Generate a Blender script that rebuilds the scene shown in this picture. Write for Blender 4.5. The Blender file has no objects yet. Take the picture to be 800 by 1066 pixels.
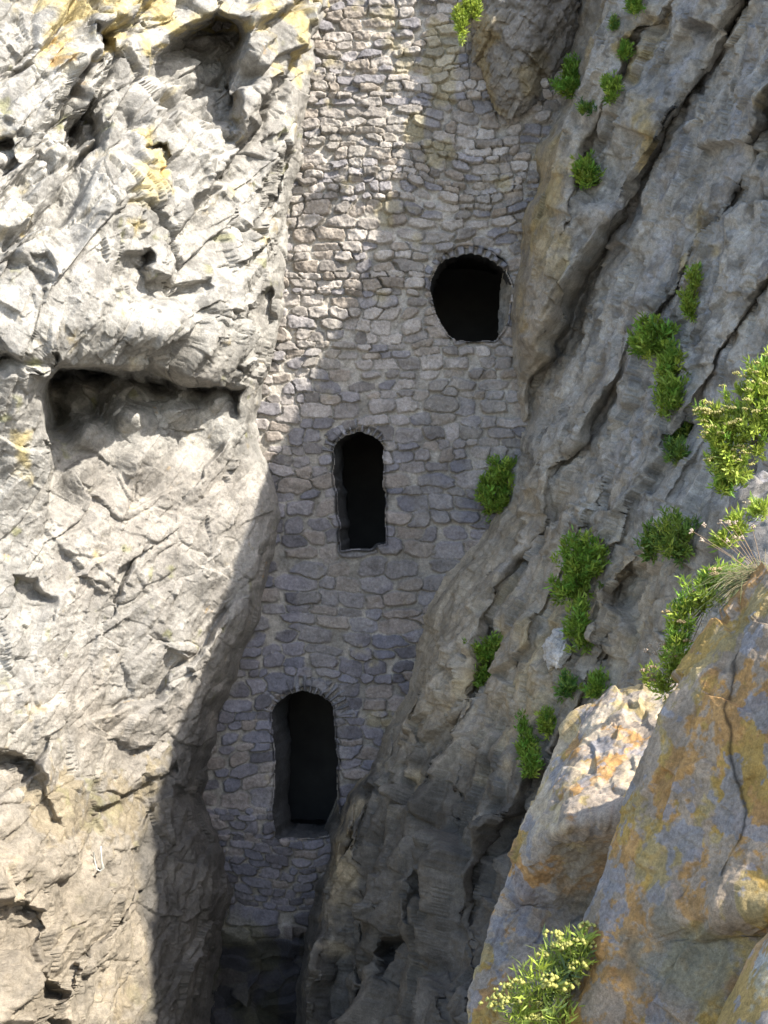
import bpy, math
import numpy as np
from math import radians

# ------------------------------------------------------------------ camera, sky, sun, exposure
scene = bpy.context.scene
COL = scene.collection
F, CX, CY, ZC = 1550.0, 400.0, 533.0, 9.0           # focal length and centre of the photograph, in its pixels
cam_d = bpy.data.cameras.new('camera'); cam = bpy.data.objects.new('camera', cam_d); COL.objects.link(cam)
cam.location = (0, 0, ZC); cam.rotation_euler = (radians(90), 0, 0)
cam_d.sensor_fit = 'VERTICAL'; cam_d.sensor_height = 24.0; cam_d.lens = 24.0 * F / 1066.0
cam_d.clip_start = 0.1; cam_d.clip_end = 3000
scene.camera = cam

L = np.array([0.60, -0.44, 0.67]); L /= np.linalg.norm(L)      # towards the sun
SUN_EL = math.asin(L[2]); SUN_AZ = math.atan2(L[0], L[1])
world = bpy.data.worlds.new('World'); scene.world = world; world.use_nodes = True
nt = world.node_tree; nt.nodes.clear()
sky = nt.nodes.new('ShaderNodeTexSky'); sky.sky_type = 'NISHITA'; sky.sun_disc = False
sky.sun_elevation = SUN_EL; sky.sun_rotation = SUN_AZ; sky.dust_density = 1.5; sky.air_density = 1.0
bg = nt.nodes.new('ShaderNodeBackground'); bg.inputs['Strength'].default_value = 0.15
wo = nt.nodes.new('ShaderNodeOutputWorld')
nt.links.new(sky.outputs[0], bg.inputs['Color']); nt.links.new(bg.outputs[0], wo.inputs['Surface'])
sd = bpy.data.lights.new('sun', 'SUN'); sd.energy = 3.7; sd.angle = radians(0.53); sd.color = (1.0, 0.95, 0.86)
so = bpy.data.objects.new('sun', sd); COL.objects.link(so)
so.rotation_euler = (radians(90) - SUN_EL, 0, math.atan2(L[1], L[0]) + radians(90))
so.location = (20, -12, 30)
scene.view_settings.view_transform = 'Standard'; scene.view_settings.look = 'None'
scene.view_settings.exposure = 1.6; scene.view_settings.gamma = 1.0
scene.view_settings.use_curve_mapping = False
scene.render.engine = 'CYCLES'
scene.cycles.max_bounces = 6; scene.cycles.diffuse_bounces = 4

RNG = np.random.default_rng(7)

# ------------------------------------------------------------------ numeric helpers
def P3(px, py, Y):
    return np.stack([(px - CX) / F * Y, Y + 0 * px, ZC - (py - CY) / F * Y], -1)

def hsh(ix, iy, iz, seed):
    h = (ix.astype(np.int64) * 374761393 + iy.astype(np.int64) * 668265263 + iz.astype(np.int64) * 2147483647 + seed * 1274126177) & 0xFFFFFFFF
    h = ((h ^ (h >> 13)) * 1274126177) & 0xFFFFFFFF
    h = ((h ^ (h >> 16)) * 2246822519) & 0xFFFFFFFF
    h = h ^ (h >> 13)
    return (h & 0xFFFFFF).astype(np.float32) / 16777216.0

def vnoise(P, seed):
    I = np.floor(P); f = (P - I).astype(np.float32); I = I.astype(np.int64)
    u = f * f * f * (f * (f * 6 - 15) + 10)
    out = 0
    for dx in (0, 1):
        wx = u[..., 0] if dx else 1 - u[..., 0]
        for dy in (0, 1):
            wy = u[..., 1] if dy else 1 - u[..., 1]
            for dz in (0, 1):
                wz = u[..., 2] if dz else 1 - u[..., 2]
                out = out + wx * wy * wz * hsh(I[..., 0] + dx, I[..., 1] + dy, I[..., 2] + dz, seed)
    return out * 2 - 1

def fbm(P, size, octv=4, seed=0, gain=0.5):
    P = P / size; a = 1.0; o = 0.0; s = 0
    for k in range(octv):
        o = o + a * vnoise(P, seed + 17 * k); s += a; a *= gain; P = P * 2.03 + 3.7
    return o / s * 1.6

def cells(Q, seed):
    """nearest and second nearest jittered cell centre: F1, F2, hash triple of the nearest, offset from it"""
    B = np.floor(Q - 0.5).astype(np.int64)
    f1 = np.full(Q.shape[:-1], 1e9, np.float32); f2 = f1.copy()
    off = np.zeros(Q.shape, np.float32); ids = np.zeros(Q.shape, np.int64)
    for dx in (0, 1):
        for dy in (0, 1):
            for dz in (0, 1):
                C = B + np.array([dx, dy, dz])
                j = np.stack([hsh(C[..., 0], C[..., 1], C[..., 2], seed + k) for k in range(3)], -1)
                d = (Q - (C + 0.12 + 0.76 * j)).astype(np.float32)
                r = np.sqrt((d * d).sum(-1))
                n = r < f1
                f2 = np.where(n, f1, np.minimum(f2, r)); f1 = np.where(n, r, f1)
                off[n] = d[n]; ids[n] = C[n]
    return f1, f2, ids, off

def strata_frame(deg):
    a = radians(deg)
    return np.array([[math.cos(a), 0, math.sin(a)], [-math.sin(a), 0, math.cos(a)], [0, 1, 0]])

def facets(P, sizes, R, seed, tilt=1.0, warp=0.25):
    """chiselled blocks: every cell a step of its own height and a tilted face"""
    s = np.array(sizes)
    W = np.stack([fbm(P, float(s.max()) * 0.8, 2, seed + 50 + k) for k in range(3)], -1) * warp
    Q = (P @ R.T) / s + W
    f1, f2, I, off = cells(Q, seed)
    h = hsh(I[..., 0], I[..., 1], I[..., 2], seed + 9) - 0.5
    t = np.stack([hsh(I[..., 0], I[..., 1], I[..., 2], seed + 11 + k) - 0.5 for k in range(3)], -1)
    return h + tilt * 2.0 * (t * off).sum(-1), f2 - f1, h

def chisel(P, sizes, R, seed, tilt=1.1, fall=0.5, warp=0.12):
    """faceted fracture faces: the outermost of the tilted planes of the cells around"""
    s = np.array(sizes)
    W = np.stack([fbm(P, float(s.max()), 2, seed + 50 + k) for k in range(3)], -1) * warp
    Q = (P @ R.T) / s + W
    B = np.floor(Q - 0.5).astype(np.int64)
    out = np.full(Q.shape[:-1], -9.0)
    for dx in (0, 1):
        for dy in (0, 1):
            for dz in (0, 1):
                C = B + np.array([dx, dy, dz])
                j = [hsh(C[..., 0], C[..., 1], C[..., 2], seed + k) for k in range(7)]
                d = [Q[..., k] - (C[..., k] + 0.15 + 0.7 * j[k]) for k in range(3)]
                v = 0.6 * j[3] + tilt * sum((j[4 + k] - 0.5) * d[k] for k in range(3)) - fall * np.maximum(np.maximum(np.abs(d[0]), np.abs(d[1])), np.abs(d[2]))
                out = np.maximum(out, v)
    return out

def blocks(P, thick, length, R, seed, tilt=0.5, warp=0.18):
    """bedded rock split by joints: layers of irregular thickness, each broken into blocks that stand at their own depth"""
    W = [fbm(P, thick * 3, 3, seed + 31 + k) * thick * warp * 3 for k in range(3)]
    Q = P @ R.T
    u = Q[..., 0] + W[0] * 1.5; v = Q[..., 1] + W[1]; w = Q[..., 2] + W[2]
    one = np.zeros(u.shape, np.int64)
    def split(x, size, a, b, sd):
        q = x / size; i = np.floor(q).astype(np.int64)
        e = i + 0.6 * (hsh(i, a, b, sd) - 0.5); e1 = i + 1 + 0.6 * (hsh(i + 1, a, b, sd) - 0.5)
        lo = q < e; hi = q >= e1
        i = i - lo + hi
        e = i + 0.6 * (hsh(i, a, b, sd) - 0.5); e1 = i + 1 + 0.6 * (hsh(i + 1, a, b, sd) - 0.5)
        return i, (q - e) / (e1 - e) - 0.5
    k, fv = split(v, thick, one, one, seed)
    i, fu = split(u + 7.3 * length * hsh(k, one, one, seed + 1), length, k, one, seed + 2)
    m, fw = split(w + 5.1 * length * hsh(k, i, one, seed + 3), length * 0.8, k, i, seed + 4)
    h = [hsh(k * 131 + m, i, one, seed + 5 + q) - 0.5 for q in range(4)]
    lay = hsh(k, one, one, seed + 20) - 0.5
    val = 0.55 * lay + 0.7 * h[0] + tilt * 2 * (h[1] * fu + h[2] * fv + h[3] * fw)
    edge = np.minimum(0.5 - np.abs(fv), (0.5 - np.abs(fu)) * length / thick)
    return val, edge, h[0] + 0.5

def sstep(a, b, x):
    t = np.clip((x - a) / (b - a), 0, 1); return t * t * (3 - 2 * t)

def tps_fit(ctrl, reg=0.0):
    c = np.array(ctrl, float); xy = c[:, :2] / 100.0; n = len(c)
    d2 = ((xy[:, None] - xy[None]) ** 2).sum(-1)
    K = 0.5 * d2 * np.log(d2 + 1e-12) + reg * np.eye(n)
    Pm = np.hstack([np.ones((n, 1)), xy])
    A = np.block([[K, Pm], [Pm.T, np.zeros((3, 3))]])
    w = np.linalg.solve(A, np.concatenate([c[:, 2], np.zeros(3)]))
    def ev(px, py):
        x = px / 100.0; y = py / 100.0
        o = w[n] + w[n + 1] * x + w[n + 2] * y
        for i in range(n):
            d = (x - xy[i, 0]) ** 2 + (y - xy[i, 1]) ** 2
            o = o + w[i] * 0.5 * d * np.log(d + 1e-12)
        return o
    return ev

def poly_sdf(px, py, poly):
    """signed distance in pixels, negative inside"""
    p = np.array(poly, float); d = np.full(px.shape, 1e9); ins = np.zeros(px.shape, bool)
    for i in range(len(p)):
        a = p[i]; b = p[(i + 1) % len(p)]; e = b - a
        t = np.clip(((px - a[0]) * e[0] + (py - a[1]) * e[1]) / (e @ e + 1e-9), 0, 1)
        d = np.minimum(d, np.hypot(px - a[0] - t * e[0], py - a[1] - t * e[1]))
        if a[1] != b[1]:
            c = ((a[1] > py) != (b[1] > py)) & (px < (b[0] - a[0]) * (py - a[1]) / (b[1] - a[1]) + a[0])
            ins ^= c
    return np.where(ins, -d, d)

def recess(px, py, verts, soft=4.0, inner=()):
    """push-back in metres inside a polygon of (x, y, depth) corners"""
    v = np.array(verts, float); out = np.zeros(px.shape)
    m = (px > v[:, 0].min() - 20) & (px < v[:, 0].max() + 20) & (py > v[:, 1].min() - 20) & (py < v[:, 1].max() + 20)
    if not m.any(): return out
    x = px[m]; y = py[m]
    s = poly_sdf(x, y, v[:, :2])
    num = 0; den = 0
    for a, b, d in list(v) + list(inner):
        w = 1 / ((x - a) ** 2 + (y - b) ** 2 + 60.0) ** 1.5
        num = num + w * d; den = den + w
    out[m] = num / den * sstep(soft, -soft, s)
    return out

def polyline_dist(px, py, pts):
    d = np.full(px.shape, 1e9); side = np.zeros(px.shape)
    for (a, b) in zip(pts[:-1], pts[1:]):
        a = np.array(a, float); b = np.array(b, float); e = b - a
        t = np.clip(((px - a[0]) * e[0] + (py - a[1]) * e[1]) / (e @ e), 0, 1)
        r = np.hypot(px - a[0] - t * e[0], py - a[1] - t * e[1])
        s = np.sign((px - a[0]) * e[1] - (py - a[1]) * e[0])
        n = r < d; d = np.where(n, r, d); side = np.where(n, s, side)
    return d, side

def crack(px, py, pts, w, depth, step=0.0, reach=30):
    """groove (push-back) along a line; step lifts one side towards the viewer"""
    d, s = polyline_dist(px, py, pts)
    return depth * np.exp(-(d / w) ** 2) - step * s * np.exp(-(d / reach) ** 2)

def blob(px, py, cx, cy, rx, ry):
    return np.exp(-((px - cx) / rx) ** 2 - ((py - cy) / ry) ** 2)

def grid_normals(V):
    du = np.gradient(V, axis=1); dv = np.gradient(V, axis=0)
    n = np.cross(dv, du); n /= np.linalg.norm(n, axis=-1, keepdims=True) + 1e-12
    return n

def smooth_grid(V, k, n=1):
    for _ in range(n):
        for ax in (0, 1):
            pad = [(0, 0)] * V.ndim; pad[ax] = (k, k)
            E = np.pad(V, pad, mode='reflect', reflect_type='odd')
            c = np.cumsum(np.concatenate([np.zeros_like(np.take(E, [0], ax)), E], ax), ax)
            n_ = V.shape[ax]
            V = (np.take(c, np.arange(2 * k + 1, 2 * k + 1 + n_), ax) - np.take(c, np.arange(0, n_), ax)) / (2 * k + 1)
    return V

def relax_steep(V, lo=3.5, hi=9.0, ks=(2, 4)):
    """even out the mesh where the surface runs away from the eye and its cells are stretched"""
    for k in ks:
        e = np.zeros(V.shape[:2])
        dx = np.linalg.norm(np.diff(V, axis=1), axis=-1); e[:, :-1] = dx; e[:, 1:] = np.maximum(e[:, 1:], dx)
        dy = np.linalg.norm(np.diff(V, axis=0), axis=-1); e[:-1] = np.maximum(e[:-1], dy); e[1:] = np.maximum(e[1:], dy)
        w = sstep(lo, hi, e / 0.0145)
        w = np.clip(smooth_grid(w[..., None], 3, 1) * 1.8, 0, 1)
        V = V * (1 - w) + smooth_grid(V, k, 2) * w
    return V

# ------------------------------------------------------------------ object helpers
def make_mesh(name, verts, faces, tint=None, mat=None, parent=None, smooth=True):
    me = bpy.data.meshes.new(name)
    verts = np.ascontiguousarray(verts.reshape(-1, 3), np.float32)
    faces = np.ascontiguousarray(faces, np.int32)
    k = faces.shape[1]
    me.vertices.add(len(verts)); me.vertices.foreach_set('co', verts.ravel())
    me.loops.add(faces.size); me.loops.foreach_set('vertex_index', faces.ravel())
    me.polygons.add(len(faces)); me.polygons.foreach_set('loop_start', np.arange(0, faces.size, k, dtype=np.int32))
    me.polygons.foreach_set('use_smooth', np.full(len(faces), smooth))
    me.update(calc_edges=True)
    if tint is not None:
        ca = me.color_attributes.new('tint', 'FLOAT_COLOR', 'POINT')
        c = np.ones((len(verts), 4), np.float32); c[:, :3] = np.clip(tint.reshape(-1, 3), 0.005, 0.9)
        ca.data.foreach_set('color', c.ravel())
    if mat: me.materials.append(mat)
    o = bpy.data.objects.new(name, me); COL.objects.link(o)
    if parent: o.parent = parent
    return o

def grid_faces(nr, nc, keep=None, flip=False):
    i = np.arange(nr * nc).reshape(nr, nc)
    q = np.stack([i[:-1, :-1], i[1:, :-1], i[1:, 1:], i[:-1, 1:]], -1)
    if flip: q = q[..., ::-1]
    if keep is not None: q = q[keep]
    return q.reshape(-1, 4)

def tag(o, label=None, cat=None, group=None, kind=None):
    if label: o['label'] = label
    if cat: o['category'] = cat
    if group: o['group'] = group
    if kind: o['kind'] = kind
    return o

def empty(name, loc=(0, 0, 0)):
    o = bpy.data.objects.new(name, None); COL.objects.link(o); o.location = loc; o.empty_display_size = 0.2
    return o

# ------------------------------------------------------------------ materials
def rock_material(name, grain=1.0, bump=0.5, rough=0.92, contrast=0.55):
    m = bpy.data.materials.new(name); m.use_nodes = True; t = m.node_tree; n = t.nodes; l = t.links
    b = n['Principled BSDF']; b.inputs['Roughness'].default_value = rough
    b.inputs['Specular IOR Level'].default_value = 0.25
    at = n.new('ShaderNodeAttribute'); at.attribute_name = 'tint'
    tc = n.new('ShaderNodeTexCoord')
    def noise(sc, det, ro=0.6):
        x = n.new('ShaderNodeTexNoise'); x.inputs['Scale'].default_value = sc; x.inputs['Detail'].default_value = det
        x.inputs['Roughness'].default_value = ro; l.new(tc.outputs['Object'], x.inputs['Vector']); return x
    n1 = noise(2.5 * grain, 6); n2 = noise(14 * grain, 6, 0.7); n3 = noise(60 * grain, 3, 0.7)
    def ramp(src, a, b_):
        r = n.new('ShaderNodeMapRange'); l.new(src.outputs['Fac'], r.inputs['Value'])
        r.inputs['From Min'].default_value = 0.3; r.inputs['From Max'].default_value = 0.7
        r.inputs['To Min'].default_value = a; r.inputs['To Max'].default_value = b_; return r
    c = contrast
    r1 = ramp(n1, 1 - 0.35 * c, 1 + 0.35 * c); r2 = ramp(n2, 1 - 0.5 * c, 1 + 0.45 * c); r3 = ramp(n3, 1 - 0.35 * c, 1 + 0.3 * c)
    def mul(a, b_):
        x = n.new('ShaderNodeMath'); x.operation = 'MULTIPLY'; l.new(a, x.inputs[0]); l.new(b_, x.inputs[1]); return x.outputs[0]
    v = mul(mul(r1.outputs[0], r2.outputs[0]), r3.outputs[0])
    mx = n.new('ShaderNodeVectorMath'); mx.operation = 'SCALE'; l.new(at.outputs['Color'], mx.inputs[0]); l.new(v, mx.inputs['Scale'])
    l.new(mx.outputs[0], b.inputs['Base Color'])
    bp = n.new('ShaderNodeBump'); bp.inputs['Strength'].default_value = bump; bp.inputs['Distance'].default_value = 0.05 / grain
    ad = n.new('ShaderNodeMath'); ad.operation = 'ADD'
    s3 = n.new('ShaderNodeMath'); s3.operation = 'MULTIPLY'; s3.inputs[1].default_value = 0.35; l.new(n3.outputs['Fac'], s3.inputs[0])
    l.new(n2.outputs['Fac'], ad.inputs[0]); l.new(s3.outputs[0], ad.inputs[1])
    l.new(ad.outputs[0], bp.inputs['Height']); l.new(bp.outputs[0], b.inputs['Normal'])
    return m

def plain_material(name, col, rough=0.8, noise_scale=20, amount=0.4):
    m = bpy.data.materials.new(name); m.use_nodes = True; t = m.node_tree; n = t.nodes; l = t.links
    b = n['Principled BSDF']; b.inputs['Roughness'].default_value = rough
    tc = n.new('ShaderNodeTexCoord'); x = n.new('ShaderNodeTexNoise'); x.inputs['Scale'].default_value = noise_scale; x.inputs['Detail'].default_value = 5
    l.new(tc.outputs['Object'], x.inputs['Vector'])
    r = n.new('ShaderNodeMixRGB'); r.blend_type = 'MIX'
    r.inputs[1].default_value = (*[c * (1 - amount) for c in col], 1); r.inputs[2].default_value = (*[min(1, c * (1 + amount)) for c in col], 1)
    l.new(x.outputs['Fac'], r.inputs[0]); l.new(r.outputs[0], b.inputs['Base Color'])
    return m

def leaf_material(name):
    m = bpy.data.materials.new(name); m.use_nodes = True; t = m.node_tree; n = t.nodes; l = t.links
    b = n['Principled BSDF']; b.inputs['Roughness'].default_value = 0.55; b.inputs['Specular IOR Level'].default_value = 0.35
    at = n.new('ShaderNodeAttribute'); at.attribute_name = 'tint'
    l.new(at.outputs['Color'], b.inputs['Base Color'])
    tr = n.new('ShaderNodeBsdfTranslucent'); mx = n.new('ShaderNodeMixShader'); mx.inputs[0].default_value = 0.35
    l.new(at.outputs['Color'], tr.inputs['Color']); l.new(b.outputs[0], mx.inputs[1]); l.new(tr.outputs[0], mx.inputs[2])
    l.new(mx.outputs[0], n['Material Output'].inputs['Surface'])
    return m

M_CLIFF = rock_material('cliff_rock', 1.0, 0.55, contrast=0.6)
M_STONE = rock_material('masonry_stone', 1.6, 0.6, contrast=0.65)
M_FORE = rock_material('lichen_rock', 3.0, 0.7, contrast=0.75)
M_LEAF = leaf_material('leaf')
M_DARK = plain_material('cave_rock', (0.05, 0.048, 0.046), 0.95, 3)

def axis(*segs):
    """joined stretches (start, stop, step)"""
    out = [np.arange(a, b, s) for a, b, s in segs]
    return np.concatenate(out + [[segs[-1][1]]]).astype(float)

# ------------------------------------------------------------------ ground
gx = np.array([-400., -40, -8, 8, 40, 400]); X, Y_ = np.meshgrid(gx, gx)
V = np.stack([X, Y_ + 20, 0 * X - 0.4], -1)
tag(make_mesh('ground', V, grid_faces(6, 6, flip=True), np.full(V.shape, 0.25) * np.array([1.0, 0.93, 0.8]), M_CLIFF), kind='structure')

# ------------------------------------------------------------------ masonry wall
W0 = 25.0
def row_table():
    z = -1.5; rows = [z]; r = np.random.default_rng(3)
    while z < 24:
        py = 533 - (z - ZC) * F / W0
        h = 0.150 if py < 330 else 0.175 if py < 430 else 0.205 if py < 840 else 0.125 if py < 960 else 0.38
        z += h * r.uniform(0.65, 1.4); rows.append(z)
    return np.array(rows)
ROWS = row_table()
NR = len(ROWS)
def stones(x, z):
    """irregular rubble courses: distance into the joint, offsets and id of the stone at (x, z)"""
    P = np.stack([x, 0 * x, z], -1)
    zz = z + 0.12 * fbm(P, 1.5, 2, 301) + 0.03 * fbm(P, 0.3, 3, 305) - 0.015 * x
    xx = x + 0.10 * fbm(P, 0.6, 2, 302) + 0.025 * fbm(P, 0.15, 3, 306)
    r = np.clip(np.searchsorted(ROWS, zz) - 1, 1, NR - 3)
    f1 = np.full(x.shape, 9.0); f2 = f1.copy(); sid = np.zeros(x.shape, np.int64); ox = np.zeros(x.shape); oz = np.zeros(x.shape)
    one = np.zeros(x.shape, np.int64)
    for dr in (-1, 0, 1):
        rr = r + dr
        hgt = ROWS[rr + 1] - ROWS[rr]
        wid = hgt * (1.15 + 0.9 * hsh(rr, one, one, 41)) + 0.09
        ph = hsh(rr, one, one, 43)
        c0 = np.floor(xx / wid + ph).astype(np.int64)
        for dc in (-1, 0, 1):
            c = c0 + dc
            j1 = hsh(rr, c, one, 45); j2 = hsh(rr, c, one, 46); j3 = hsh(rr, c, one, 47); j4 = hsh(rr, c, one, 48)
            cx = (c - ph + 0.5 + 0.55 * (j1 - 0.5)) * wid; cz = ROWS[rr] + hgt * (0.5 + 0.3 * (j2 - 0.5))
            sx = wid * (0.36 + 0.26 * j3); sz = hgt * (0.40 + 0.2 * j4)
            dx = (xx - cx) / sx; dz = (zz - cz) / sz
            sk = 0.35 * (j3 - 0.5); dz = dz + sk * dx
            ch = 0.63 * (np.abs(dx) + np.abs(dz)) * (0.92 + 0.2 * j1)
            f = np.maximum(np.maximum(np.abs(dx + 0.18 * (j2 - .5) * dz), np.abs(dz + 0.3 * (j4 - .5) * dx)), ch)
            n = f < f1
            f2 = np.where(n, f1, np.minimum(f2, f)); f1 = np.where(n, f, f1)
            sid = np.where(n, rr * 4096 + c + 2000, sid); ox = np.where(n, dx, ox); oz = np.where(n, dz, oz)
    return f1, f2, sid, ox, oz

WIN = {
 'bottom': [(286, 872), (285, 800), (283, 745), (286, 732), (296, 722), (310, 716), (323, 716), (336, 722), (345, 732), (348, 745), (352, 800), (355, 871), (320, 873)],
 'middle': [(355, 573), (351, 520), (347, 475), (348, 461), (355, 452), (366, 447), (382, 447), (394, 453), (400, 464), (400, 500), (403, 545), (403, 567), (385, 573)],
 'round':  [(446, 302), (449, 288), (456, 275), (466, 265), (479, 259), (496, 257), (511, 261), (523, 270), (530, 285), (533, 305), (530, 330), (524, 345), (516, 356), (497, 356), (476, 357), (462, 345), (451, 324)],
}
def wall_noise(px, py, k):
    P = np.stack([px / 62, 0 * px, py / 62], -1)
    return 2.0 * fbm(P, 0.22, 3, k)
def opening_sdf(px, py):
    qx = px + wall_noise(px, py, 71); qy = py + wall_noise(px, py, 73)
    return {k: poly_sdf(qx, qy, v) for k, v in WIN.items()}

def masonry_height(x, z, py):
    P = np.stack([x, 0 * x, z], -1)
    f1, f2, sid, ox, oz = stones(x, z)
    one = np.zeros(x.shape, np.int64)
    ra = hsh(sid, one, one, 81); rb = hsh(sid, one, one, 82); rc = hsh(sid, one, one, 83)
    gap = f2 - f1
    soft = fbm(P, 0.35, 3, 84)
    body = sstep(0.03, 0.20 + 0.08 * soft, gap) * sstep(1.16, 0.90, f1 + 0.12 * soft)
    proud = 0.03 + 0.09 * ra
    h = body * (proud + 0.045 * ((rb - 0.5) * ox + (rc - 0.5) * oz)) + 0.022 * body * fbm(P, 0.11, 4, 85, 0.6)
    h = h + 0.016 * fbm(P, 0.09, 3, 86) * (1 - body)
    return h, body, sid, ra, rb, rc

wpx = axis((130, 185, 4), (185, 600, 0.9), (600, 660, 4)); wpy = axis((-420, -20, 5), (-20, 1085, 0.9), (1085, 1160, 5))
PX, PY = np.meshgrid(wpx, wpy)
B = P3(PX, PY, np.full(PX.shape, W0))
h, body, sid, ra, rb, rc = masonry_height(B[..., 0], B[..., 2], PY)
P2 = np.stack([B[..., 0], 0 * PX, B[..., 2]], -1)
big = fbm(P2, 2.5, 3, 90)
base_rock = sstep(958, 990, PY + 10 * fbm(P2, 0.5, 2, 91))
fr, fg, _ = facets(P2 * 1.0, (0.55, 0.3, 0.5), np.eye(3), 92)
h = h * (1 - base_rock) + base_rock * (0.28 * fr - 0.05)
relief = 0.78 + 0.45 * sstep(420, 250, PY)
Yw = W0 - 0.07 * big - h * relief - 0.16 * sstep(838, 846, PY + 6 * big) * (1 - base_rock) * 0.4
V = B.copy(); V[..., 1] = Yw
sd_ = opening_sdf(PX, PY); near = np.minimum.reduce(list(sd_.values()))
V[..., 1] = V[..., 1] + 0.05 * sstep(3, 0, near)
keep = near > 0
keepf = keep[:-1, :-1] | keep[1:, :-1] | keep[1:, 1:] | keep[:-1, 1:]
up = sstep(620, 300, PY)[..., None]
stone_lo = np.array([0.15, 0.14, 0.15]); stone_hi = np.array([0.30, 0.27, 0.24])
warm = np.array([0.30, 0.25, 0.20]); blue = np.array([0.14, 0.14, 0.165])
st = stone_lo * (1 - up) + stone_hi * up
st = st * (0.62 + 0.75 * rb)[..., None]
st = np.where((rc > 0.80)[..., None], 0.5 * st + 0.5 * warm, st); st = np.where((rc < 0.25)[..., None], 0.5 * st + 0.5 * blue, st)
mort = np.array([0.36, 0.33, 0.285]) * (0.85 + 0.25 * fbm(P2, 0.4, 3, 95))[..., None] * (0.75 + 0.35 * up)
plas = sstep(0.15, 0.55, fbm(P2, 0.9, 3, 96) + 0.6 * blob(PX, PY, 480, 400, 45, 50) + 0.5 * blob(PX, PY, 455, 150, 70, 60) - 0.25)[..., None]
b_ = sstep(0.30, 0.62, body)[..., None] * (1 - 0.4 * plas)
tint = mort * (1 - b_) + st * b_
lich = sstep(0.15, 0.6, fbm(P2, 0.5, 4, 97) + 0.8 * blob(PX, PY, 450, 60, 60, 90) + 0.35 * blob(PX, PY, 450, 180, 60, 50) + 0.5 * blob(PX, PY, 420, 5, 60, 30) - 0.55)[..., None]
tint = tint * (1 - 0.38 * lich) + np.array([0.36, 0.30, 0.13]) * 0.38 * lich
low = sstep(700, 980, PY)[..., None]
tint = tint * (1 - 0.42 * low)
green = (sstep(900, 1010, PY) * sstep(-0.1, 0.5, fbm(P2, 0.5, 4, 98)))[..., None]
tint = tint * (1 - 0.6 * green) + np.array([0.13, 0.12, 0.06]) * 0.6 * green
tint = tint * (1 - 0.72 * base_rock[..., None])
wall = tag(empty('stone_wall', (0, W0, 0)), 'tall rubble stone wall with two arched windows and a round one closing the cleft', 'wall')
wall_o = lambda V: V - np.array([0, W0, 0])
mas = make_mesh('masonry', wall_o(V), grid_faces(*PX.shape, keep=keepf), tint, M_STONE, wall)

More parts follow.
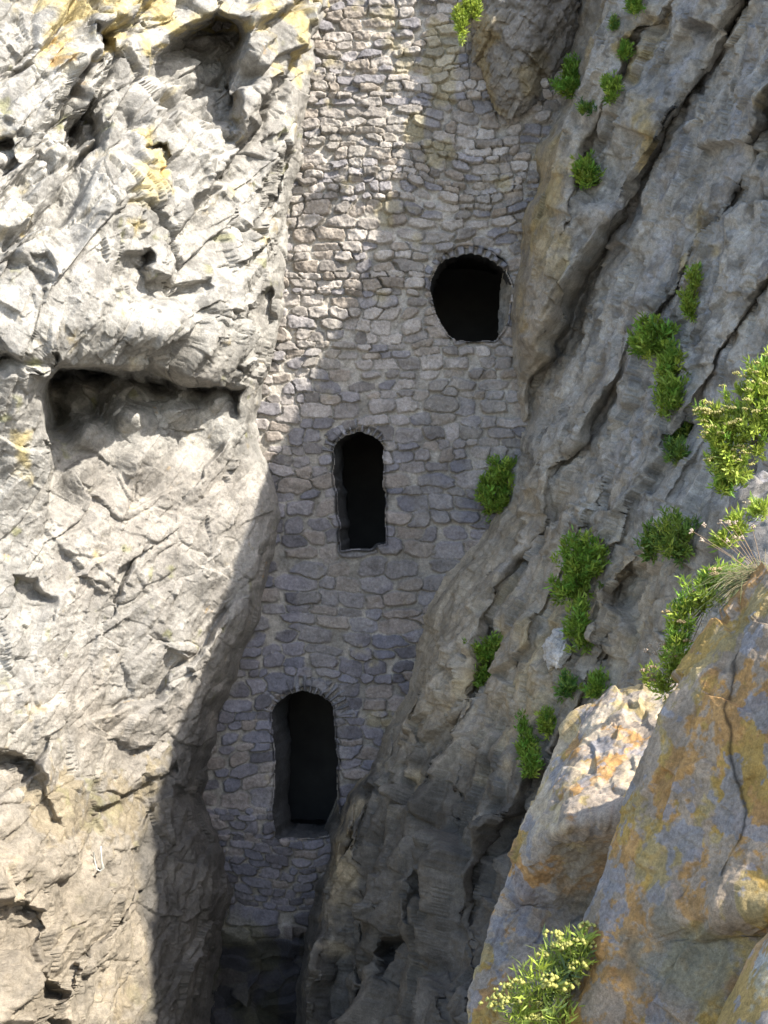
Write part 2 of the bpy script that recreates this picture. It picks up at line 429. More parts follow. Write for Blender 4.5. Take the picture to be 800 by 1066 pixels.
# windows: a stone lined reveal opening into a dark hollow
wlabel = {'bottom': 'lowest arched window with a deep left jamb', 'middle': 'narrow arched window halfway up the wall', 'round': 'round opening high up beside the rock'}
for key, poly in WIN.items():
    p = np.array(poly, float); n = len(p); c = p.mean(0)
    seg = []
    for i in range(n):
        a, b = p[i], p[(i + 1) % n]; m = max(2, int(np.hypot(*(b - a)) / 2))
        seg += [a + (b - a) * t for t in np.arange(m) / m]
    seg = np.array(seg)
    for _ in range(6):                                   # bring the line onto the ragged edge
        q = seg + np.stack([wall_noise(seg[:, 0], seg[:, 1], 71), wall_noise(seg[:, 0], seg[:, 1], 73)], -1)
        d = poly_sdf(q[:, 0], q[:, 1], p)
        e = 0.5
        g = np.stack([poly_sdf(q[:, 0] + e, q[:, 1], p) - d, poly_sdf(q[:, 0], q[:, 1] + e, p) - d], -1) / e
        seg = seg - (d - 0.8)[:, None] * g * 0.8
    rings = []; tints = []
    splay = {'bottom': 13, 'middle': 9, 'round': 5}[key]
    for k, yy in enumerate([24.93, 25.0, 25.1, 25.22, 25.36, 25.52, 25.7, 25.95, 26.2, 26.3, 27.2, 28.6]):
        f = min(1, max(0, (yy - 25.0) / 0.9)); s = seg.copy()
        lf = np.clip((c[0] - seg[:, 0]) / 12 + 0.5, 0, 1)
        s[:, 0] += splay * f * lf * np.clip((np.abs(seg[:, 1] - c[1]) < 999), 0, 1)
        if yy > 26.25: s = c + np.array([splay * .5, 0]) + (s - c) * np.array([2.3, 1.25]) if yy < 28 else c + (s - c) * np.array([2.3, 1.25])
        Pq = P3(s[:, 0], s[:, 1], np.full(len(s), W0)); Pq[:, 1] = yy
        nz = facets(np.stack([Pq[:, 0] * 1.0, Pq[:, 1], Pq[:, 2]], -1), (0.3, 0.24, 0.3), np.eye(3), 131)[0]
        cw = P3(c[:1], c[1:], np.array([W0]))[0]
        dirv = Pq - cw; dirv[:, 1] = 0; dirv /= np.linalg.norm(dirv, axis=1, keepdims=True)
        Pq = Pq + dirv * (0.05 * nz * min(1, max(0, k - 1)))[:, None]
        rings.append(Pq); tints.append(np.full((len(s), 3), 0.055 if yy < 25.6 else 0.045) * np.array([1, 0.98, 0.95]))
    R_ = np.array(rings); nr, nc = R_.shape[:2]
    cap = R_[-1].mean(0)
    idx = np.arange(nr * nc).reshape(nr, nc); nx = np.roll(idx, -1, 1)
    q = np.stack([idx[:-1], nx[:-1], nx[1:], idx[1:]], -1).reshape(-1, 4)
    capi = nr * nc
    q2 = np.stack([idx[-1], nx[-1], np.full(nc, capi), np.full(nc, capi)], -1)
    vv = np.vstack([R_.reshape(-1, 3), cap]); tt = np.vstack([np.array(tints).reshape(-1, 3), [[0.05] * 3]])
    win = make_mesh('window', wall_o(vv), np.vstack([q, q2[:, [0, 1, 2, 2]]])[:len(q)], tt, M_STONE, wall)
    # closing back of the hollow
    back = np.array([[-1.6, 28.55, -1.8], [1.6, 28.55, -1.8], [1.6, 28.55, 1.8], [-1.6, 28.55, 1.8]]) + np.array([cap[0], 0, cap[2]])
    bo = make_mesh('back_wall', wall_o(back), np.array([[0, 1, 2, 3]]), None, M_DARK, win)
    win['label'] = wlabel[key]
    # arch of thin stones set on edge around the head
    if key == 'round': a0, a1, cx, cy, r0, r1, nst = 35, 165, 488, 306, 45, 60, 11
    elif key == 'bottom': a0, a1, cx, cy, r0, r1, nst = 8, 172, 316.5, 752, 35, 60, 17
    else: a0, a1, cx, cy, r0, r1, nst = 8, 172, 374, 476, 28, 47, 14
    th = np.linspace(radians(a0), radians(a1), 260); rr = np.linspace(r0, r1, 34)
    T, Rr = np.meshgrid(th, rr)
    sq = 0.92
    wob = 1.2 * np.sin(T * 7 + cx) + 0.8 * np.sin(T * 13)
    ax_ = cx + (Rr + wob * (Rr - r0) / (r1 - r0)) * np.cos(T); ay = cy - (Rr * sq + wob * 0.5) * np.sin(T)
    cuts = np.sort(np.concatenate([[radians(a0)], np.linspace(radians(a0), radians(a1), nst + 1)[1:-1] + np.random.default_rng(5).uniform(-.03, .03, nst - 1), [radians(a1)]]))
    k = np.clip(np.searchsorted(cuts, T) - 1, 0, nst - 1)
    lo, hi = cuts[k], cuts[k + 1]; mid = (T - lo) / (hi - lo)
    rnd = hsh(k, k * 0 + 3, k * 0, int(cx)); rnd2 = hsh(k, k * 0 + 5, k * 0, int(cx))
    e_t = np.minimum(mid, 1 - mid) * (hi - lo) * Rr; outer = r1 - 8 * rnd; e_r = np.minimum(Rr - r0 + 2, outer - Rr)
    ed = np.minimum(e_t, e_r)
    dome = sstep(0.3, 3.2, ed)
    Pa = P3(ax_, ay, np.full(ax_.shape, W0))
    Pa[..., 1] = W0 + 0.05 - dome * (0.08 + 0.07 * rnd) - 0.015 * fbm(Pa, 0.1, 3, 141)
    Pa[..., 1] += 0.25 * (Rr > outer + 1)
    ct = (np.array([0.33, 0.31, 0.28])[None, None] * (1 - dome[..., None]) + dome[..., None] * np.array([0.21, 0.205, 0.215]) * (0.75 + 0.5 * rnd2)[..., None]) * (0.72 if key == 'bottom' else 0.9)
    make_mesh('arch', wall_o(Pa), grid_faces(*T.shape, flip=True), ct, M_STONE, win)

# ------------------------------------------------------------------ left cliff
left_base = tps_fit([
 (-250, -300, 20.5), (-250, 300, 17.5), (-250, 700, 18), (-250, 1200, 16), (100, -300, 23), (330, -300, 26),
 (0, 0, 20.2), (150, 0, 22), (250, 0, 23.4), (340, 0, 24.8),
 (0, 200, 19.6), (150, 200, 21.0), (240, 200, 23.0), (305, 200, 24.4),
 (0, 350, 19.4), (120, 350, 20.7), (210, 350, 22.0), (285, 350, 24.3),
 (0, 480, 20.3), (100, 500, 21.6), (200, 480, 23.0), (270, 450, 24.2),
 (0, 700, 20.2), (100, 700, 21.8), (200, 650, 23.1), (270, 620, 23.9), (230, 760, 24.0),
 (0, 900, 19.2), (100, 900, 21.3), (180, 900, 22.8), (235, 900, 23.8),
 (0, 1066, 18.4), (100, 1066, 20.4), (180, 1066, 22.3), (230, 1066, 23.6), (100, 1250, 19)], 0.002)
BX = np.array([(-420, 372), (0, 345), (60, 338), (130, 322), (200, 312), (260, 304), (320, 293), (360, 287), (400, 280), (440, 268), (470, 275), (505, 288), (540, 294), (580, 288), (650, 270), (700, 252), (740, 236), (780, 225), (830, 216), (870, 236), (930, 246), (980, 234), (1066, 222), (1200, 215)], float)
EW = np.array([(-300, 25), (380, 22), (430, 14), (520, 16), (700, 26), (800, 40), (900, 40), (1200, 45)], float)
def left_depth(px, py):
    Pn = np.stack([px / 62, 0 * px, py / 62], -1)
    wx = px + 9 * fbm(Pn, 0.6, 4, 201); wy = py + 9 * fbm(Pn, 0.6, 4, 202); mod = fbm(Pn, 1.1, 3, 203)
    D = left_base(px, py)
    R = 0
    R = R + recess(px + 0.4 * (wx - px), py + 0.4 * (wy - py), [(50, 384, 4.0), (100, 382, 3.6), (160, 388, 2.6), (205, 396, 1.9), (248, 402, 1.0), (246, 445, 0), (200, 500, 0), (120, 540, 0), (49, 560, .05), (50, 472, .8), (50, 430, 3.2)], 2.5, [(90, 455, .6), (140, 436, .45), (185, 427, .4), (230, 418, .25), (90, 420, 2.4), (140, 410, 1.6), (190, 408, 1.0), (90, 500, .2), (150, 480, .1)])
    R = R + recess(wx, wy, [(152, 72, 1.3), (178, 38, 2.0), (215, 12, 2.2), (247, 25, 1.9), (245, 95, 1.5), (238, 150, .9), (215, 172, .1), (185, 158, .3), (162, 118, .8)], 4)
    R = R + recess(wx, wy, [(124, 262, .6), (145, 258, .6), (152, 285, .45), (190, 292, .4), (218, 296, .35), (222, 318, .05), (170, 326, .05), (126, 322, .1)], 3)
    R = R + recess(wx, wy, [(150, 155, .7), (165, 152, .7), (168, 168, .2), (154, 176, .1)], 2)
    R = R + recess(wx, wy, [(30, 275, .2), (48, 275, .2), (56, 300, .1), (48, 320, .05), (35, 300, .1)], 3)
    R = R + recess(wx, wy, [(0, 368, .7), (48, 366, .6), (50, 380, .2), (20, 390, .1), (0, 390, .1)], 3)
    R = R + recess(wx, wy, [(-40, 140, 0.85), (15, 145, 1.02), (22, 165, 0.51), (5, 185, 0), (-30, 185, 0)], 4)
    R = R + recess(wx, wy, [(75, 130, 1.19), (100, 100, 1.19), (105, 150, .3), (75, 185, .05), (70, 165, .1)], 3)
    R = R + recess(wx, wy, [(95, 35, .5), (125, 45, .6), (128, 62, .1), (100, 58, .1)], 3)
    R = R + recess(wx, wy, [(262, 318, .5), (285, 300, .5), (288, 330, .3), (268, 352, .1)], 3)
    R = R + recess(wx, wy, [(-40, 775, .6), (28, 785, .6), (40, 830, .3), (55, 880, .1), (20, 905, .1), (-40, 890, .2)], 4)
    R = R + recess(wx, wy, [(-40, 945, .8), (22, 935, .6), (30, 955, .4), (26, 1000, .2), (0, 1010, .1), (-40, 1020, .3)], 4)
    R = R + recess(wx, wy, [(20, 1015, .7), (48, 1020, .6), (55, 1066, .4), (20, 1066, .5)], 4)
    R = R + recess(wx, wy, [(95, 850, .25), (150, 828, .3), (185, 800, .3), (190, 820, .05), (130, 868, .05), (100, 880, .05)], 3)
    R = R + recess(wx, wy, [(20, 595, .3), (48, 600, .3), (50, 650, .1), (30, 670, .1)], 3)
    # strata steps running up to the right
    for pts, w, d, s in [
        ([(330, 5), (282, 90), (240, 152), (205, 210), (165, 262)], 4, .30, -.14),
        ([(345, 75), (325, 105), (296, 150), (270, 215)], 3.5, .35, -.12),
        ([(300, 0), (262, 40), (245, 70)], 3, .25, -.10),
        ([(155, 0), (110, 45), (60, 110), (15, 190)], 4, .25, -.15),
        ([(75, 0), (40, 45), (0, 95)], 3.5, .22, -.10),
        ([(110, 60), (98, 150), (60, 200), (20, 260)], 4, .25, -.10),
        ([(322, 150), (300, 200), (285, 260), (262, 320)], 3.5, .25, -.08),
        ([(282, 372), (262, 425), (245, 462)], 2.5, .25, -.10),
        ([(60, 690), (110, 640), (170, 560), (190, 520)], 2, .08, -.05),
        ([(120, 735), (180, 715), (235, 640)], 3, .18, -.10),
        ([(155, 440), (150, 475), (140, 520)], 2, .10, -.03),
        ([(0, 830), (60, 760), (110, 700)], 3, .15, -.08),
        ([(60, 1066), (75, 1000), (115, 960)], 3, .2, -.06)]:
        R = R + crack(wx, wy, pts, w * 1.2, d * 0.9, s * 1.9, 30) * np.clip(0.75 + 1.3 * mod, 0.05, 1.6)
    # bulges
    R = R - 0.55 * blob(px, py, 85, 285, 45, 60) - 0.35 * blob(px, py, 160, 345, 60, 26) - 0.35 * blob(px, py, 205, 345, 45, 30) - 0.35 * blob(px, py, 20, 420, 30, 70)
    R = R + 0.5 * blob(px, py, 70, 210, 20, 80) - 0.3 * blob(px, py, 130, 40, 35, 30)
    D = D + R
    bx = np.interp(py, BX[:, 0], BX[:, 1]) + 4 * fbm(Pn, 0.5, 3, 205); ew = np.interp(py, EW[:, 0], EW[:, 1])
    t = np.clip((px - (bx - ew)) / ew, 0, 1.6)
    return D + np.maximum(0, 25.15 - D) * np.clip(t, 0, 1) ** 2.2 + np.clip(t - 1, 0, 1) * 1.2
lpx = axis((-260, -6, 4), (-6, 382, 0.9)); lpy = axis((-420, -8, 4), (-8, 1075, 0.9), (1075, 1250, 5))
PX, PY = np.meshgrid(lpx, lpy)
D = left_depth(PX, PY)
B = P3(PX, PY, D)
N = grid_normals(P3(PX, PY, left_base(PX, PY)))
bxl = np.interp(PY, BX[:, 0], BX[:, 1])
amp = 0.34 + 0.66 * sstep(430, 360, PY) + 0.5 * sstep(740, 860, PY) * sstep(160, 40, PX)
amp = amp * (1 - 0.75 * blob(PX, PY, 90, 290, 45, 45)) * (0.25 + 0.75 * sstep(0, 40, bxl - PX))
SR = strata_frame(58)
g1, e1, h1 = blocks(B, 0.62, 1.7, SR, 211)
V = relax_steep(B + N * (amp * (0.52 * g1 - 0.07 * sstep(0.06, 0.0, e1)))[..., None], 6, 14)
N2 = grid_normals(smooth_grid(V, 26, 2)); N2 = N2 + 0.8 * N; N2 /= np.linalg.norm(N2, axis=-1, keepdims=True)
g2, e2, h2 = blocks(V, 0.24, 0.55, SR, 221)
c1 = chisel(V, (1.3, 0.65, 0.8), strata_frame(40), 225); c2 = chisel(V, (0.36, 0.24, 0.28), strata_frame(40), 227); c3 = chisel(V, (0.15, 0.10, 0.12), SR, 229)
c1 = c1 + 0.45 * chisel(V, (0.7, 0.38, 0.5), strata_frame(62), 226)
gap_ = sstep(-0.1, 0.35, fbm(B, 1.1, 3, 244))
slow = np.clip(1.25 - np.linalg.norm(np.gradient(V, axis=1), axis=-1) / 0.25, 0.35, 1)
d = slow * amp * 0.16 * gap_ * g2 + (0.34 + 0.7 * amp) * (0.38 * c1 + 0.085 * c2) + 0.035 * c3 + 0.02 * fbm(V, 0.2, 4, 241, 0.6)
d = d - d.mean()
V = V + N2 * (d * (0.25 + 0.75 * sstep(0, 40, bxl - PX)))[..., None]
V = relax_steep(V, 9, 20, (2,))
lkeep = (PX < bxl + 13) | (PY > 1010)
lkeep = lkeep[:-1, :-1]
# colour of the rock itself
n1 = fbm(B, 1.2, 4, 251); n2 = fbm(B, 0.35, 4, 252); n3 = fbm(B, 3.0, 3, 253)
tint = np.array([0.285, 0.272, 0.246]) * (1 + 0.18 * n1 + 0.2 * n2 + 0.2 * (h2 - 0.5))[..., None]
grime = sstep(0.1, 0.5, fbm(B, 0.28, 5, 257, 0.65) + 0.3 * n1)[..., None]
tint = tint * (1 - 0.28 * grime)
beige = sstep(-0.3, 0.5, n3 + 0.9 * sstep(430, 520, PY) - 0.4)[..., None]
tint = tint * (1 - 0.65 * beige) + np.array([0.25, 0.225, 0.195]) * (1 + 0.25 * n2)[..., None] * 0.65 * beige
yl = sstep(0.1, 0.6, n2 * 0.6 + n1 * 0.4 + 1.0 * blob(PX, PY, 90, 0, 180, 65) + 0.9 * blob(PX, PY, 155, 175, 22, 60) + 0.5 * blob(PX, PY, 135, 215, 22, 45) + 0.7 * blob(PX, PY, 300, 30, 50, 80) + 0.5 * blob(PX, PY, 20, 260, 20, 40) + 0.6 * blob(PX, PY, 18, 460, 14, 60) - 0.45)[..., None]
tint = tint * (1 - 0.7 * yl) + np.array([0.35, 0.275, 0.10]) * (1 + 0.3 * n2)[..., None] * 0.7 * yl
og = sstep(0.25, 0.6, fbm(B, 0.22, 4, 254) + 0.8 * blob(PX, PY, 60, 65, 30, 30) + 0.7 * blob(PX, PY, 165, 180, 10, 30) - 0.7)[..., None]
tint = tint * (1 - 0.7 * og) + np.array([0.42, 0.26, 0.08]) * 0.7 * og
moss = sstep(0.1, 0.55, n2 * 0.5 + fbm(B, 0.12, 3, 255) * 0.4 + 1.0 * blob(PX, PY, 110, 835, 75, 38) + 0.7 * blob(PX, PY, 45, 850, 28, 45) + 0.7 * blob(PX, PY, 150, 1050, 40, 40) + 0.5 * blob(PX, PY, 150, 900, 35, 60) - 0.35)[..., None]
tint = tint * (1 - 0.75 * moss) + np.array([0.17, 0.135, 0.07]) * (1 + 0.4 * n2)[..., None] * 0.75 * moss
grn = sstep(0.2, 0.6, fbm(B, 0.3, 3, 256) + 0.9 * blob(PX, PY, 155, 1035, 25, 50) + .5 * blob(PX, PY, 120, 850, 60, 30) - 0.55)[..., None]
tint = tint * (1 - 0.5 * grn) + np.array([0.20, 0.20, 0.06]) * 0.5 * grn
brn = (0.75 * sstep(640, 960, PY + 60 * n1))[..., None]
tint = tint * (1 - brn) + np.array([0.205, 0.170, 0.122]) * (1 + 0.3 * n2)[..., None] * brn
dark = sstep(0.0, 0.7, n1 * 0.35 + 1.25 * sstep(120, 190, PX) * sstep(690, 830, PY) - 0.15)[..., None]      # darkened lower right foot
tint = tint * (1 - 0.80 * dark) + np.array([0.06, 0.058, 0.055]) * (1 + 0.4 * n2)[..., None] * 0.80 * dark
oc = (sstep(0, 12, D - left_base(PX, PY) > 0.3) * 0)
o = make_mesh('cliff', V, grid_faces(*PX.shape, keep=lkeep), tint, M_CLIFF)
tag(o, 'pale sunlit limestone cliff with deep overhangs left of the wall', kind='structure')
LEFT = (lpx, lpy, V)

# ------------------------------------------------------------------ right cliff
right_base = tps_fit([
 (590, 0, 24.6), (575, 130, 24.6), (540, 220, 24.5), (525, 330, 24.4), (535, 430, 24.4), (505, 545, 24.6), (445, 625, 24.7), (425, 700, 24.5), (390, 800, 24.2), (345, 890, 24.0), (315, 1000, 23.8), (300, 1100, 23.6),
 (640, 60, 23.6), (700, 100, 22.2), (800, 0, 20.0), (800, 150, 19.6), (620, 200, 23.3),
 (590, 330, 23.5), (600, 400, 22.9), (680, 330, 21.4), (740, 330, 20.2), (800, 300, 19.0),
 (580, 480, 23.0), (650, 480, 21.2), (720, 480, 19.8), (800, 480, 18.2),
 (500, 640, 23.2), (560, 640, 21.9), (620, 640, 20.6), (700, 650, 18.6), (800, 650, 16.8),
 (460, 800, 22.8), (520, 800, 21.3), (600, 800, 19.6), (700, 800, 17.6),
 (390, 950, 23.1), (450, 950, 21.6), (520, 950, 19.9), (600, 950, 18.2),
 (370, 1066, 22.6), (430, 1066, 21), (500, 1066, 19.2), (600, 1066, 17.4), (500, 1300, 17.5), (800, 1300, 14),
 (800, 1000, 15.5), (730, -375, 21.9), (760, -242, 20.6), (800, -197, 19.3), (850, -251, 17.9), (900, -480, 17.6), (1000, -119, 14.9), (1080, 167, 13.7), (1080, 600, 12.6), (1300, 300, 11), (560, -341, 25.2), (950, 60, 16.2)], 0.002)
RX = np.array([(-500, 560), (0, 592), (60, 592), (110, 582), (150, 560), (200, 550), (250, 541), (300, 533), (345, 531), (380, 533), (430, 538), (470, 535), (520, 512), (560, 490), (600, 452), (640, 432), (680, 428), (720, 420), (760, 400), (800, 384), (830, 362), (860, 350), (900, 335), (950, 324), (1000, 315), (1066, 308), (1250, 300)], float)
RW = np.array([(-500, 30), (100, 25), (300, 25), (450, 25), (560, 50), (700, 45), (800, 18), (1250, 18)], float)
CLEFT = [(775, 0), (745, 60), (712, 130), (680, 185), (640, 240), (608, 292), (575, 350), (552, 395), (540, 440)]
def right_depth(px, py):
    Pn = np.stack([px / 62, 0 * px, py / 62], -1)
    wx = px + 7 * fbm(Pn, 0.8, 4, 401); wy = py + 7 * fbm(Pn, 0.8, 4, 402); mod = fbm(Pn, 1.0, 3, 403)
    D = right_base(px, py)
    R = crack(wx, wy, CLEFT, 11, .6, 0, 30)
    dd, ss = polyline_dist(wx, wy, CLEFT)
    m = sstep(470, 400, py)
    R = R + m * 0.38 * ss * np.exp(-(dd / 55) ** 2) * np.where(ss < 0, 1, 1)
    for pts, w, dp, s in [
        ([(800, 120), (740, 230), (680, 330), (630, 420), (590, 500)], 5, .25, -.16),
        ([(800, 300), (760, 350), (715, 430), (680, 500), (640, 570)], 5, .22, -.15),
        ([(690, 30), (650, 100), (615, 170), (600, 210)], 4, .3, -.14),
        ([(640, 640), (600, 720), (570, 790), (540, 860), (520, 900)], 6, .45, -.2),
        ([(560, 560), (520, 640), (500, 720)], 5, .25, -.12),
        ([(500, 690), (470, 780), (450, 860)], 5, .35, -.1),
        ([(398, 800), (380, 880), (385, 960), (380, 1066)], 5, .8, -.12),
        ([(440, 780), (425, 880), (415, 980), (420, 1066)], 4, .5, -.12),
        ([(480, 860), (462, 950), (470, 1066)], 5, .5, -.1),
        ([(365, 870), (352, 960), (350, 1066)], 4, .5, -.1),
        ([(520, 900), (500, 980), (505, 1066)], 5, .5, -.1),
        ([(700, 520), (660, 600), (640, 650)], 4, .3, -.16),
        ([(620, 540), (600, 600), (570, 650)], 3, .15, -.1)]:
        R = R + crack(wx, wy, pts, w + 4, min(dp, 0.3) * 0.7, s * 1.6, 40) * np.clip(0.65 + 1.3 * mod, 0.0, 1.5)
    R = R + recess(wx, wy, [(418, 985, .5), (445, 975, .6), (448, 1000, .5), (430, 1030, .2), (415, 1010, .3)], 3)
    R = R + recess(wx, wy, [(350, 1000, .3), (378, 960, .3), (385, 1066, .4), (350, 1080, .4)], 9)
    R = R - 0.75 * blob(px, py, 562, 300, 26, 70) - 0.55 * blob(px, py, 585, 190, 35, 60) - 0.4 * blob(px, py, 650, 110, 40, 60) - 0.3 * blob(px, py, 545, 680, 30, 50) - 0.25 * blob(px, py, 450, 700, 20, 50)
    D = D + R
    bx = np.interp(py, RX[:, 0], RX[:, 1]) + 5 * fbm(Pn, 0.5, 3, 405); ew = np.interp(py, RW[:, 0], RW[:, 1])
    t = np.clip(((bx + ew) - px) / ew, 0, 1.6)
    return D + np.maximum(0, 25.12 - D) * np.clip(t, 0, 1) ** 2.4 + np.clip(t - 1, 0, 1) * 1.2

# where the crest has to run for its shadow to fall where it falls
SHADOW = [(570, -290, 25), (515, -130, 25), (470, 0, 25), (440, 95, 25), (405, 190, 25), (372, 285, 25), (335, 370, 24.95), (300, 450, 24.9), (262, 520, 24.1), (238, 590, 23.8), (212, 690, 23.4), (182, 770, 23.0), (166, 850, 22.6), (160, 930, 22.3), (162, 1000, 22.1), (165, 1080, 21.8), (166, 1160, 21.6)]
crest = []
for sx, sy, sY in SHADOW:
    s0 = P3(np.array(float(sx)), np.array(float(sy)), np.array(float(sY)))
    t = np.linspace(2, 30, 1500)
    p = s0 + t[:, None] * L
    qx = CX + p[:, 0] / p[:, 1] * F; qy = CY - (p[:, 2] - ZC) / p[:, 1] * F
    g = p[:, 1] - right_base(qx, qy)
    ok = np.where((g[:-1] < 0) & (g[1:] >= 0) | (g[:-1] > 0) & (g[1:] <= 0))[0]
    ok = [i for i in ok if qx[i] > 560]
    i = ok[0] if len(ok) else int(np.argmin(np.abs(g)))
    crest.append((qx[i], qy[i]))
crest = np.array(crest)
print('CREST', np.round(crest).tolist())
cs = crest[np.argsort(crest[:, 0])]
def crest_py(px):
    c = np.interp(px, cs[:, 0], cs[:, 1])
    c = np.where(px < cs[0, 0], cs[0, 1] - 0.4 * (cs[0, 0] - px), c)
    return np.where(px > cs[-1, 0], cs[-1, 1] + 5.0 * (px - cs[-1, 0]), c)
rpx = axis((290, 815, 0.95), (815, 1400, 6))
rv = axis((0, 1, 1 / 60.)) 
vpy = axis((-8, 1078, 0.95))
below = axis((1082, 1290, 6))
PX = np.tile(rpx, (60 + len(vpy) + len(below), 1))
top = np.minimum(crest_py(rpx), 1000); PYr = []
s = np.linspace(0, 1, 60, endpoint=False)[:, None]
up_part = top[None] + (np.maximum(-12, top + 4)[None] - top[None]) * s
lowstart = np.maximum(-8, top + 8)
vv_ = (vpy - vpy[0]) / (vpy[-1] - vpy[0])
mid_part = lowstart[None] + (1078 - lowstart)[None] * vv_[:, None]
PY = np.vstack([up_part, mid_part, np.tile(below[:, None], (1, len(rpx)))])
D = right_depth(PX, PY)
B = P3(PX, PY, D)
N = grid_normals(P3(PX, PY, right_base(PX, PY)))
bxr = np.interp(PY, RX[:, 0], RX[:, 1])
amp = (0.75 + 0.5 * sstep(560, 800, PY) * sstep(700, 450, PX) + 0.4 * sstep(250, 100, PY) * sstep(760, 640, PX)) * (0.25 + 0.75 * sstep(0, 40, PX - bxr))
cf = 0.12 + 0.88 * sstep(0, 110, PY - crest_py(PX)); amp = amp * cf
SR2 = strata_frame(57); SR3 = strata_frame(76)
steep = sstep(650, 850, PY)
g1, e1, h1 = blocks(B, 0.55, 2.6, SR2, 411, warp=0.12); g1b, e1b, h1b = blocks(B, 0.42, 1.5, SR3, 415)
g1 = g1 * (1 - steep) + g1b * steep
V = B + N * (amp * 0.30 * g1 * (1 - 0.5 * steep))[..., None]
core = PX[0] < 815
V[60:-35][:, core] = relax_steep(V[60:-35][:, core], 7, 16)
N2 = grid_normals(smooth_grid(V, 26, 2)); N2 = N2 + 0.8 * N; N2 /= np.linalg.norm(N2, axis=-1, keepdims=True)
g2, e2, h2 = blocks(V, 0.2, 0.8, SR2, 421)
c1 = chisel(V, (2.6, 0.6, 1.1), SR2, 425, fall=0.4) * (1 - steep) + steep * chisel(V, (1.7, 0.42, 0.5), SR3, 426)
c2 = chisel(V, (0.7, 0.22, 0.35), strata_frame(52), 427); c3 = chisel(V, (0.2, 0.10, 0.14), SR2, 429)
gap_ = sstep(0.0, 0.4, fbm(V, 1.1, 3, 444))
slow = np.clip(1.3 - np.linalg.norm(np.gradient(V, axis=1), axis=-1) / 0.2, 0.1, 1)
d = amp * (0.09 * slow * gap_ * g2 * (1 - steep) + 0.42 * (1 + 0.7 * steep) * c1) + (0.4 + 0.6 * amp) * 0.18 * c2 + 0.06 * c3 + 0.03 * fbm(V, 0.2, 4, 441, 0.6)
d = (d - d.mean()) * cf
V = V + N2 * (d * (0.3 + 0.7 * sstep(0, 40, PX - bxr)))[..., None]
V[60:-35][:, core] = relax_steep(V[60:-35][:, core], 9, 20, (2,))
rkeep = np.vstack([np.ones((6, PX.shape[1]), bool), (PX > bxr - 14) | (PY > 1010)])[:-1, :-1]
n1 = fbm(B, 1.1, 4, 451); n2 = fbm(B, 0.3, 4, 452); n3 = fbm(B @ SR2.T * np.array([0.35, 1, 1]), 0.5, 4, 453)
tint = np.array([0.30, 0.28, 0.245]) * (1 + 0.2 * n1 + 0.2 * n2 + 0.2 * (h2 - .5) + 0.25 * (h1 - .5))[..., None]
bl = sstep(0.1, 0.6, n3 + 0.3 * n1)[..., None]
tint = tint * (1 - 0.8 * bl) + np.array([0.28, 0.285, 0.30]) * (1 + 0.2 * n2)[..., None] * 0.75 * bl
oc = sstep(0.05, 0.6, n1 * 0.7 + n2 * 0.4 + 1.2 * blob(PX, PY, 560, 220, 40, 110) + 0.9 * blob(PX, PY, 680, 80, 40, 110) + 0.5 * blob(PX, PY, 470, 740, 70, 60) + 1.1 * blob(PX, PY, 362, 900, 28, 100) + 0.7 * blob(PX, PY, 430, 830, 30, 70) + 0.8 * blob(PX, PY, 560, 690, 60, 100) + 0.35 * blob(PX, PY, 660, 620, 50, 90) - 0.5)[..., None]
tint = tint * (1 - 0.75 * oc) + np.array([0.27, 0.20, 0.075]) * (1 + 0.35 * n2)[..., None] * 0.75 * oc
grime = sstep(0.05, 0.5, fbm(B, 0.3, 5, 457, 0.65) + 0.3 * n1)[..., None]
tint = tint * (1 - 0.42 * grime)
tan = sstep(-0.1, 0.5, n3 * 0.6 + 0.3 * n1 + 0.8 * sstep(480, 640, PY) + 0.5 * sstep(680, 560, PX) - 0.25)[..., None]
tint = tint * (1 - 0.6 * tan) + np.array([0.30, 0.245, 0.165]) * (1 + 0.25 * n2)[..., None] * 0.6 * tan
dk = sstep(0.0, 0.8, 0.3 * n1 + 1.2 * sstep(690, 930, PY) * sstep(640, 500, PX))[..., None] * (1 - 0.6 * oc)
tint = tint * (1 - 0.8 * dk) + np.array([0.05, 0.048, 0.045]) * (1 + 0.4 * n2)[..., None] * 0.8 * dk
# the top of the cliff behind the crest
capV = []; capT = []
for k, (ddx, ddy, ddz) in enumerate([(0.3, 0.1, -0.05), (0.9, 0.2, -0.3), (2.2, 0.4, -0.7), (5, 0.8, -1.5), (9, 1.0, -9), (9, 1.0, -20)]):
    capV.append(V[0] + np.array([ddx, ddy, ddz]) + 0.15 * (RNG.random(V[0].shape) - .5) * (k > 0)); capT.append(tint[0])
V = np.concatenate([np.array(capV)[::-1], V], 0); tint = np.concatenate([np.array(capT)[::-1], tint], 0)
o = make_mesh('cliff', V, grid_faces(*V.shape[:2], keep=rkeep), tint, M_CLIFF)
tag(o, 'shaded grey cliff with ochre lichen and green plants right of the wall', kind='structure')
RV = V[6 + 60:6 + 60 + len(vpy)]; RCOL = rpx < 815
_qx = CX + RV[..., 0] / RV[..., 1] * F; _qy = CY - (RV[..., 2] - ZC) / RV[..., 1] * F
def on_right(px, py):
    m = (_qx - px) ** 2 + (_qy - py) ** 2
    near = m < 9
    if not near.any(): return RV.reshape(-1, 3)[int(np.argmin(m))]
    pts = RV[near]; return pts[int(np.argmin(pts[:, 1]))]

